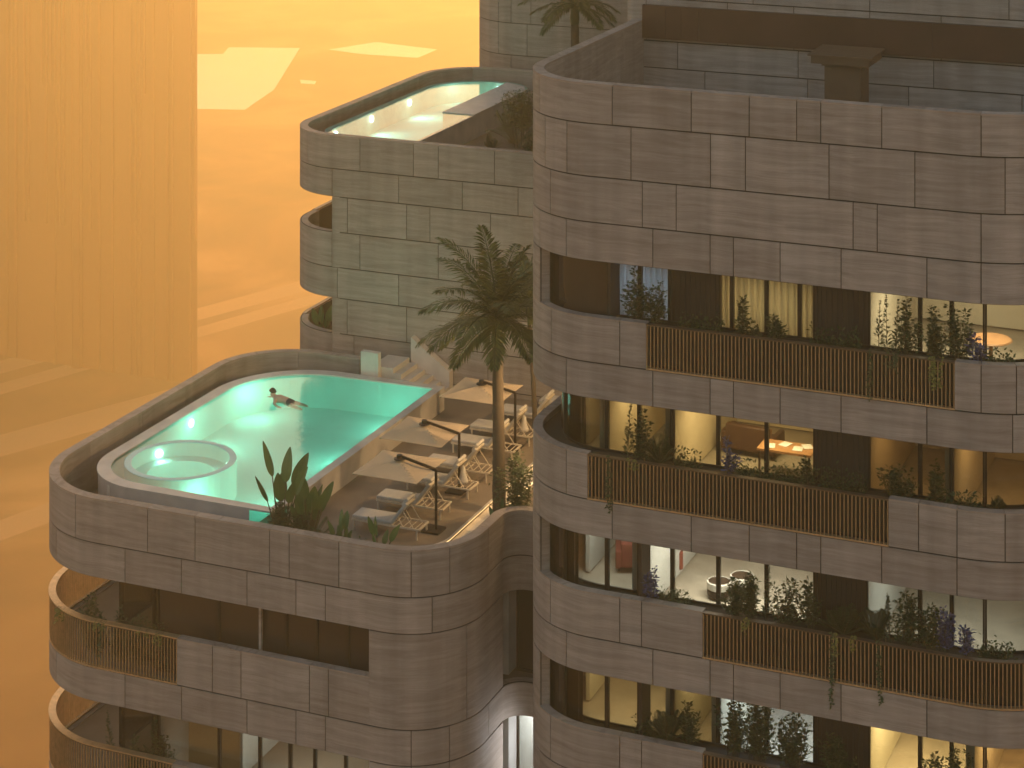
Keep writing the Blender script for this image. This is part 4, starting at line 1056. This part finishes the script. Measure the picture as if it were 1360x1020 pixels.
# ------------------------------------------------------------------ palms
def palm(base, h, R_, label, nf=26, lean=(0,0), name='palm_tree', tr=0.16, seed=3, shaft=True, group=None):
    rp = random.Random(seed); o = empty(name, base, label, 'palm tree', group)
    x, y, z = base; t = MB(); n = 14
    pts = [Vector((x+lean[0]*(i/n)**1.6, y+lean[1]*(i/n)**1.6, z+h*i/n)) for i in range(n+1)]
    rr = [tr*(1.25-0.35*i/n)+(0.012 if i % 2 else 0)+(0.10*tr/0.16 if i == 0 else 0) for i in range(n+1)]
    t.tube(pts, rr, 14); t.build('trunk', M['bark'], o, base, smooth=True)
    top = pts[-1]
    if shaft:
        c = MB(); c.tube([top, top+Vector((0,0,0.25)), top+Vector((0,0,0.7)), top+Vector((0,0,0.95))], [tr*0.98, tr*1.12, tr*0.85, tr*0.45], 12); c.build('crownshaft', M['leafm'], o, base, smooth=True)
        top = top+Vector((0,0,0.8))
    lf = MB(); st = MB()
    for i in range(nf):
        ring = i/nf
        el = R(80)-ring*R(88)+rp.uniform(-.12,.12); a = i*2.39996+rp.uniform(-.2,.2); ln = R_*rp.uniform(0.9, 1.12)*(0.85+0.2*sin(pi*min(1,ring+0.15)))
        p = top+Vector((0,0,0.12-0.2*ring)); d = Vector((cos(a)*cos(el), sin(a)*cos(el), sin(el))); pts = [p.copy()]; k = 16
        droop = rp.uniform(0.065, 0.09)*(1.0 if el > 0.3 else 0.75)
        for j in range(k):
            d = (d-Vector((0,0,droop))).normalized(); p = p+d*ln/k; pts.append(p.copy())
        st.tube(pts, [0.03*(1-0.85*j/k)+0.003 for j in range(k+1)], 5, 0, 0.4)
        nl = 56
        for j in range(3, nl):
            f = j/nl; q_ = f*k; b = min(k-1, int(q_)); c = pts[b].lerp(pts[b+1], q_-b); dd = (pts[b+1]-pts[b]).normalized()
            sd = dd.cross(Vector((0,0,1)))
            if sd.length < 0.05: sd = Vector((cos(a+pi/2), sin(a+pi/2), 0))
            sd.normalize(); up = sd.cross(dd)
            ll = R_*0.235*(sin(pi*(0.10+0.86*f)))**0.75
            for s_ in (-1, 1):
                dv = dd*(0.55+0.5*f)+sd*s_*(0.85)+up*rp.uniform(0.05, 0.42)-Vector((0,0,rp.uniform(0.15,0.5)))
                lf.leaf(c, dv, up, ll*rp.uniform(0.85,1.1), 0.058, 0, rp.random(), bend=0.12)
    st.build('frond_ribs', M['leafm'], o, base); lf.build('fronds', M['palm'], o, base)
    return o
px_x = x_at(663, 59.4)
palm((px_x, 59.4, Z(25.62)), 5.4, 2.7, 'tall palm rising through the sun deck, its dark crown before the middle building', lean=(-0.06, 0), seed=4, nf=31, tr=0.165)
palm((x_at(711, 66.2), 66.2, Z(25.62)), 3.9, 1.5, 'slim second palm half hidden behind the left edge of the right tower', lean=(-0.25, 0.1), seed=9, nf=20, tr=0.07)
palm((x_at(765, 79.0), 79.0, Z(17.95)), 4.05, 2.25, 'palm on the upper pool terrace, cut off by the top of the picture', lean=(-0.05, 0), seed=12, nf=22, tr=0.17)
# upper terrace planting
def ut(px, py, kind, h, wd, leaf, name, label):
    x, y = at_h(px, py, 17.95); mk_plant(kind, (x, y, Z(17.95)), h, wd, name, label, 'plant', 'plants of the upper pool terrace', leaf)
ut(683, 192, 'fern', 2.3, 1.7, 'palm', 'terrace_shrub', 'large feathery green shrub beside the upper pool')
ut(694, 196, 'cane', 2.2, 1.2, 'palm', 'cane_shrub', 'feathery cane shrub right of the large shrub by the upper pool')
ut(653, 200, 'fern', 0.85, 0.7, 'leafd', 'fern', 'small dark palm-like fern on the upper pool terrace floor')
ut(703, 212, 'bush', 1.1, 0.6, 'leafd', 'terrace_shrub', 'twiggy shrub against the right tower edge on the upper terrace')
# plant on the third balcony of B
x, y = -37.0, 71.0
mk_plant('paddle', (x_at(424, 71.2), 71.2, Z(26.5-0.1)), 1.0, 5, 'leafp', 'paddle_leaf_plant', 'x', 'plant', None) if False else None
T3 = 18.90+3.62*1
mk_plant('paddle', (x_at(426, 70.4), 70.4, Z(T3+2.5)), 2.0, 11, 'paddle_leaf_plant', 'leafy potted plant on the lower round balcony of the middle building', 'plant', 'balcony plants of the middle building', 'leafp')

# ------------------------------------------------------------------ swimmer
def skin_body(name, joints, edges, radii, mats, parent=None, base=(0,0,0), sub=2, root=0):
    me = bpy.data.meshes.new(name); bx, by, bz = base
    me.from_pydata([(x-bx, y-by, z-bz) for x, y, z in joints], edges, []); o = bpy.data.objects.new(name, me); COL.objects.link(o)
    me.materials.append(mats)
    sm = o.modifiers.new('skin', 'SKIN')
    for i, r in enumerate(radii): me.skin_vertices[0].data[i].radius = (r, r) if not isinstance(r, tuple) else r
    for i in range(len(radii)): me.skin_vertices[0].data[i].use_root = (i == root)
    o.modifiers.new('sub', 'SUBSURF').levels = sub; o.modifiers['sub'].render_levels = sub
    if parent: o.parent = parent
    return o
def swimmer():
    # lies prone at the surface, head to the left of the picture
    cx, cy = at_h(380, 533, HW); zw = Z(HW)
    base = (cx, cy, zw)
    hd = Vector((-CT-0.10, ST*1.0+0.05, 0)).normalized()*1.0     # towards picture left
    hd = Vector((-cos(YAW)*0.98, -sin(YAW)*0.98+0.35, 0)).normalized(); sd_ = Vector((hd.y, -hd.x, 0))   # sd_ : swimmer's left/right
    def W(a, b, c):
        v = Vector(base)+hd*a*0.70+sd_*b*0.74+Vector((0,0,c)); return tuple(v)
    o = empty('person', base, 'person swimming breaststroke in the big pool, bare back, dark hair and dark shorts', 'person')
    J = [W(-0.10,0,0.00), W(0.10,0,0.035), W(0.32,0,0.055), W(0.50,0,0.06), W(0.60,0,0.10), W(0.70,0,0.17), W(0.78,0,0.24),   # pelvis..neck..head
         W(0.48,0.17,0.03), W(0.62,0.40,-0.02), W(0.88,0.42,-0.03), W(0.97,0.40,-0.03),
         W(0.48,-0.17,0.03), W(0.40,-0.44,-0.02), W(0.16,-0.62,-0.03), W(0.08,-0.66,-0.03),
         W(-0.16,0.10,-0.03), W(-0.55,0.20,-0.08), W(-0.93,0.17,-0.10), W(-1.08,0.17,-0.12),
         W(-0.16,-0.10,-0.03), W(-0.52,-0.24,-0.08), W(-0.88,-0.30,-0.10), W(-1.03,-0.31,-0.12)]
    E = [(0,1),(1,2),(2,3),(3,4),(4,5),(5,6),(3,7),(7,8),(8,9),(9,10),(3,11),(11,12),(12,13),(13,14),(0,15),(15,16),(16,17),(17,18),(0,19),(19,20),(20,21),(21,22)]
    r = [0.14,0.125,0.145,0.13,0.065,0.085,0.09, 0.075,0.048,0.036,0.03, 0.075,0.048,0.036,0.03, 0.095,0.062,0.045,0.03, 0.095,0.062,0.045,0.03]
    skin_body('body', J, E, r, M['skin'], o, base)
    h = MB(); c = Vector(W(0.77,0,0.265))
    for i in range(9):
        pass
    bm = bmesh.new(); bmesh.ops.create_uvsphere(bm, u_segments=20, v_segments=14, radius=0.105)
    for v in bm.verts:
        v.co.x *= 1.1
        if v.co.z < -0.02: v.co.x -= 0.03; v.co.z *= 0.6
        v.co += Vector((RP.uniform(-.004,.004), RP.uniform(-.004,.004), RP.uniform(-.004,.004)))
    me = bpy.data.meshes.new('hair'); bm.to_mesh(me); bm.free(); me.materials.append(M['hair'])
    me.polygons.foreach_set('use_smooth', [True]*len(me.polygons))
    ho = bpy.data.objects.new('hair', me); COL.objects.link(ho); ho.parent = o
    ho.location = c-hd*0.035-Vector(base)+Vector((0,0,0.02)); ho.rotation_euler = (0, 0, atan2(hd.y, hd.x))
    J = [W(-0.02,0,0.01), W(-0.14,0,0.0), W(-0.22,0.11,-0.035), W(-0.42,0.17,-0.06), W(-0.22,-0.11,-0.035), W(-0.40,-0.19,-0.06)]
    skin_body('shorts', J, [(0,1),(1,2),(2,3),(1,4),(4,5)], [0.145,0.155,0.108,0.088,0.108,0.088], M['shorts'], o, base, root=1)
    # hands: palm with five short fingers each
    for (w0, w1) in ((W(0.97,0.40,-0.03), hd), (W(0.08,-0.66,-0.03), (-hd*0.8-sd_*0.4).normalized())):
        c = Vector(w0); d = Vector(w1); s2 = Vector((d.y, -d.x, 0)); hnd = MB(); hnd.obox(c+d*0.05, d, s2, (0,0,1), 0.05, 0.038, 0.013)
        for k, (b, l) in enumerate(((-0.028, 0.065), (-0.01, 0.078), (0.009, 0.072), (0.028, 0.055))):
            hnd.tube([c+d*0.095+s2*b, c+d*(0.095+l*0.55)+s2*b*1.15, c+d*(0.095+l)+s2*b*1.2-Vector((0,0,0.012))], [0.009, 0.008, 0.006], 6)
        hnd.tube([c+d*0.03+s2*0.036, c+d*0.06+s2*0.062, c+d*0.085+s2*0.07], [0.011, 0.009, 0.007], 6)
        hnd.build('hand', M['skin'], o, base)
swimmer()

# ------------------------------------------------------------------ things in the rooms
def room_pt(px, y, H): return (x_at(px, y), y, Z(H))
floors = [T+2.66 for T in TOPS]
M['redsofa'] = simple('rust_fabric', (0.22, 0.05, 0.03), 0.8)
M['tan'] = simple('tan_wood', (0.42, 0.22, 0.10), 0.4)
M['drumw'] = simple('pale_lacquer', (0.62, 0.58, 0.50), 0.4)
M['drumb'] = simple('dark_wood_top', (0.05, 0.03, 0.02), 0.3)
def sofa(cx, cy, z, w_, rz, label, mat):
    b = (cx, cy, z); o = empty('sofa', b, label, 'sofa'); o.rotation_euler = (0,0,rz)
    def bx(nm, *a, m=mat):
        q = MB(); q.box(*a); ob = q.build(nm, m, None); ob.parent = o; bv = ob.modifiers.new('b','BEVEL'); bv.width = 0.05; bv.segments = 3; return ob
    bx('seat', -w_/2+0.16, w_/2-0.16, -0.42, 0.30, 0.12, 0.42); bx('backrest', -w_/2+0.16, w_/2-0.16, 0.28, 0.48, 0.12, 0.82)
    bx('armrest', -w_/2, -w_/2+0.17, -0.42, 0.48, 0.1, 0.6); bx('armrest', w_/2-0.17, w_/2, -0.42, 0.48, 0.1, 0.6)
    q = MB()
    for sx_ in (-1, 1):
        for sy_ in (-1, 1): q.bar((sx_*(w_/2-0.1), sy_*0.36, 0), (sx_*(w_/2-0.1), sy_*0.36, 0.11), 0.04)
    ob = q.build('feet', M['drumb'], None); ob.parent = o
    q = MB(); q.obox((-w_/4, 0.22, 0.56), (1,0,0), (0,0.9,0.4), (0,-0.4,0.9), 0.2, 0.08, 0.2); ob = q.build('cushion', M['tan'], None); ob.parent = o
    return o
def drum(cx, cy, z, r, h, label):
    b = (cx, cy, z); o = empty('side_table', b, label, 'table', 'round tables of the marble room')
    q = MB(); q.lathe(cx, cy, [(0, z), (r*0.8, z), (r, z+0.06), (r, z+h*0.45), (r*0.86, z+h*0.5)], 24); q.build('base', M['drumb'], o, b)
    q = MB(); q.lathe(cx, cy, [(r*0.86, z+h*0.505), (r*1.02, z+h*0.56), (r*1.02, z+h), (r*0.93, z+h+0.02), (r*0.9, z+h-0.02), (0, z+h-0.02)], 24); q.build('tray_top', M['drumw'], o, b)
    q = MB(); q.lathe(cx, cy, [(r*0.88, z+h-0.015), (r*0.88, z+h+0.002), (0, z+h+0.002)], 24); q.build('inset', M['drumb'], o, b)
zf = Z(TOPS[2]+2.63)+0.005
sofa(x_at(862, 58.0), 58.0, zf, 1.9, R(200), 'rust red sofa seen through the third-storey window', M['redsofa'])
drum(x_at(955, 56.9), 56.9, zf, 0.33, 0.40, 'left round pale and dark table on the marble floor')
drum(x_at(986, 57.4), 57.4, zf, 0.33, 0.44, 'right round pale and dark table on the marble floor')
zf = Z(TOPS[1]+2.63)+0.005
sofa(x_at(1000, 58.2), 58.2, zf, 1.6, R(175), 'dark brown sofa in the second-storey lit room', M['brownmetal'])
def table(cx, cy, z, w_, d_, label):
    b = (cx, cy, z); o = empty('writing_desk', b, label, 'desk')
    q = MB(); q.box(cx-w_/2, cx+w_/2, cy-d_/2, cy+d_/2, z+0.70, z+0.76); q.build('tabletop', M['tan'], o, b)
    for sx_ in (-1, 1):
        for sy_ in (-1, 1):
            q = MB(); q.bar((cx+sx_*(w_/2-0.06), cy+sy_*(d_/2-0.06), z), (cx+sx_*(w_/2-0.06), cy+sy_*(d_/2-0.06), z+0.7), 0.05); q.build('leg', M['drumb'], o, b)
xd, yd = x_at(1046, 56.8), 56.8
table(xd, yd, zf, 1.5, 0.8, 'wooden desk with papers in the second-storey lit room')
for i, (dx, dy, rz) in enumerate(((-0.45, -0.1, 0.2), (-0.1, 0.15, -0.3), (0.3, -0.05, 0.1), (0.5, 0.2, 0.5))):
    q = MB(); q.obox((xd+dx, yd+dy, zf+0.768), (cos(rz), sin(rz), 0), (-sin(rz), cos(rz), 0), (0,0,1), 0.13, 0.17, 0.006)
    tag(q.build('paper_sheet', M['white'], None, (xd+dx, yd+dy, zf+0.765)), ['leftmost white sheet on the wooden desk', 'white sheet second from the left on the wooden desk', 'white sheet near the middle right of the wooden desk', 'rightmost white sheet on the wooden desk'][i], 'paper', 'papers on the desk')
zf = Z(TOPS[0]+2.63)+0.005
tb = (x_at(1316, 56.6), 56.6, zf); o = empty('round_table', tb, 'tan round pedestal table in the bright top room', 'table')
q = MB(); q.lathe(tb[0], tb[1], [(0, zf+0.74), (0.52, zf+0.74), (0.55, zf+0.76), (0.52, zf+0.79), (0, zf+0.79)], 32); q.build('tabletop', M['tan'], o, tb)
q = MB(); q.lathe(tb[0], tb[1], [(0, zf), (0.28, zf), (0.27, zf+0.03), (0.05, zf+0.08), (0.05, zf+0.74)], 16); q.build('pedestal', M['tan'], o, tb)
# curtains
def curtain(row, pa, pb_, y, col, label):
    T = TOPS[row]; xa_, xb_ = x_at(pa, y), x_at(pb_, y); q = MB(); n = int((xb_-xa_)/0.02); z0, z1 = Z(T+2.60), Z(T+0.06)
    for i in range(n+1):
        x = xa_+(xb_-xa_)*i/n; yy_ = y+0.05*sin(i*0.02*2*pi/0.17+0.6*sin(i*0.11)); q.v += [(x, yy_, z0), (x, yy_, z1)]
    for i in range(n): q.face([2*i, 2*i+2, 2*i+3, 2*i+1])
    base = ((xa_+xb_)/2, y, z0); ob = q.build('curtain', col, None, base, smooth=True); ob.modifiers.new('s', 'SOLIDIFY').thickness = 0.01
    tag(ob, label, 'curtain')
M['curt'] = leaf_mat('cream_curtain_cloth', (0.70, 0.64, 0.50), (0.70, 0.64, 0.50), 0.9, 0.45)
M['curtb'] = leaf_mat('pale_curtain_cloth', (0.60, 0.62, 0.64), (0.60, 0.62, 0.64), 0.9, 0.45)
curtain(0, 812, 890, 54.75, M['curtb'], 'pale blue grey curtain in the leftmost lit window of the top balcony')
curtain(0, 958, 1082, 54.75, M['curt'], 'cream full-length curtain beside the top balcony slatted panel')
# patio chair beside the upper palm
cbx = (x_at(794, 80.5), 80.5, Z(17.95)); o = empty('patio_chair', cbx, 'small white slatted chair beside the palm on the upper terrace', 'chair')
q = MB(); q.box(cbx[0]-0.3, cbx[0]+0.3, 80.25, 80.8, Z(17.52), Z(17.46)); q.build('seat', M['white'], o, cbx)
q = MB()
for i in range(6): q.box(cbx[0]-0.28+i*0.1, cbx[0]-0.23+i*0.1, 80.76, 80.8, Z(17.45), Z(16.7))
q.box(cbx[0]-0.3, cbx[0]+0.3, 80.755, 80.805, Z(16.7), Z(16.64)); q.build('backrest', M['white'], o, cbx)
for sx_ in (-1, 1):
    for yy_ in (80.28, 80.76):
        q = MB(); q.bar((cbx[0]+sx_*0.27, yy_, Z(17.95)), (cbx[0]+sx_*0.27, yy_, Z(17.52)), 0.04); q.build('leg', M['white'], o, cbx)
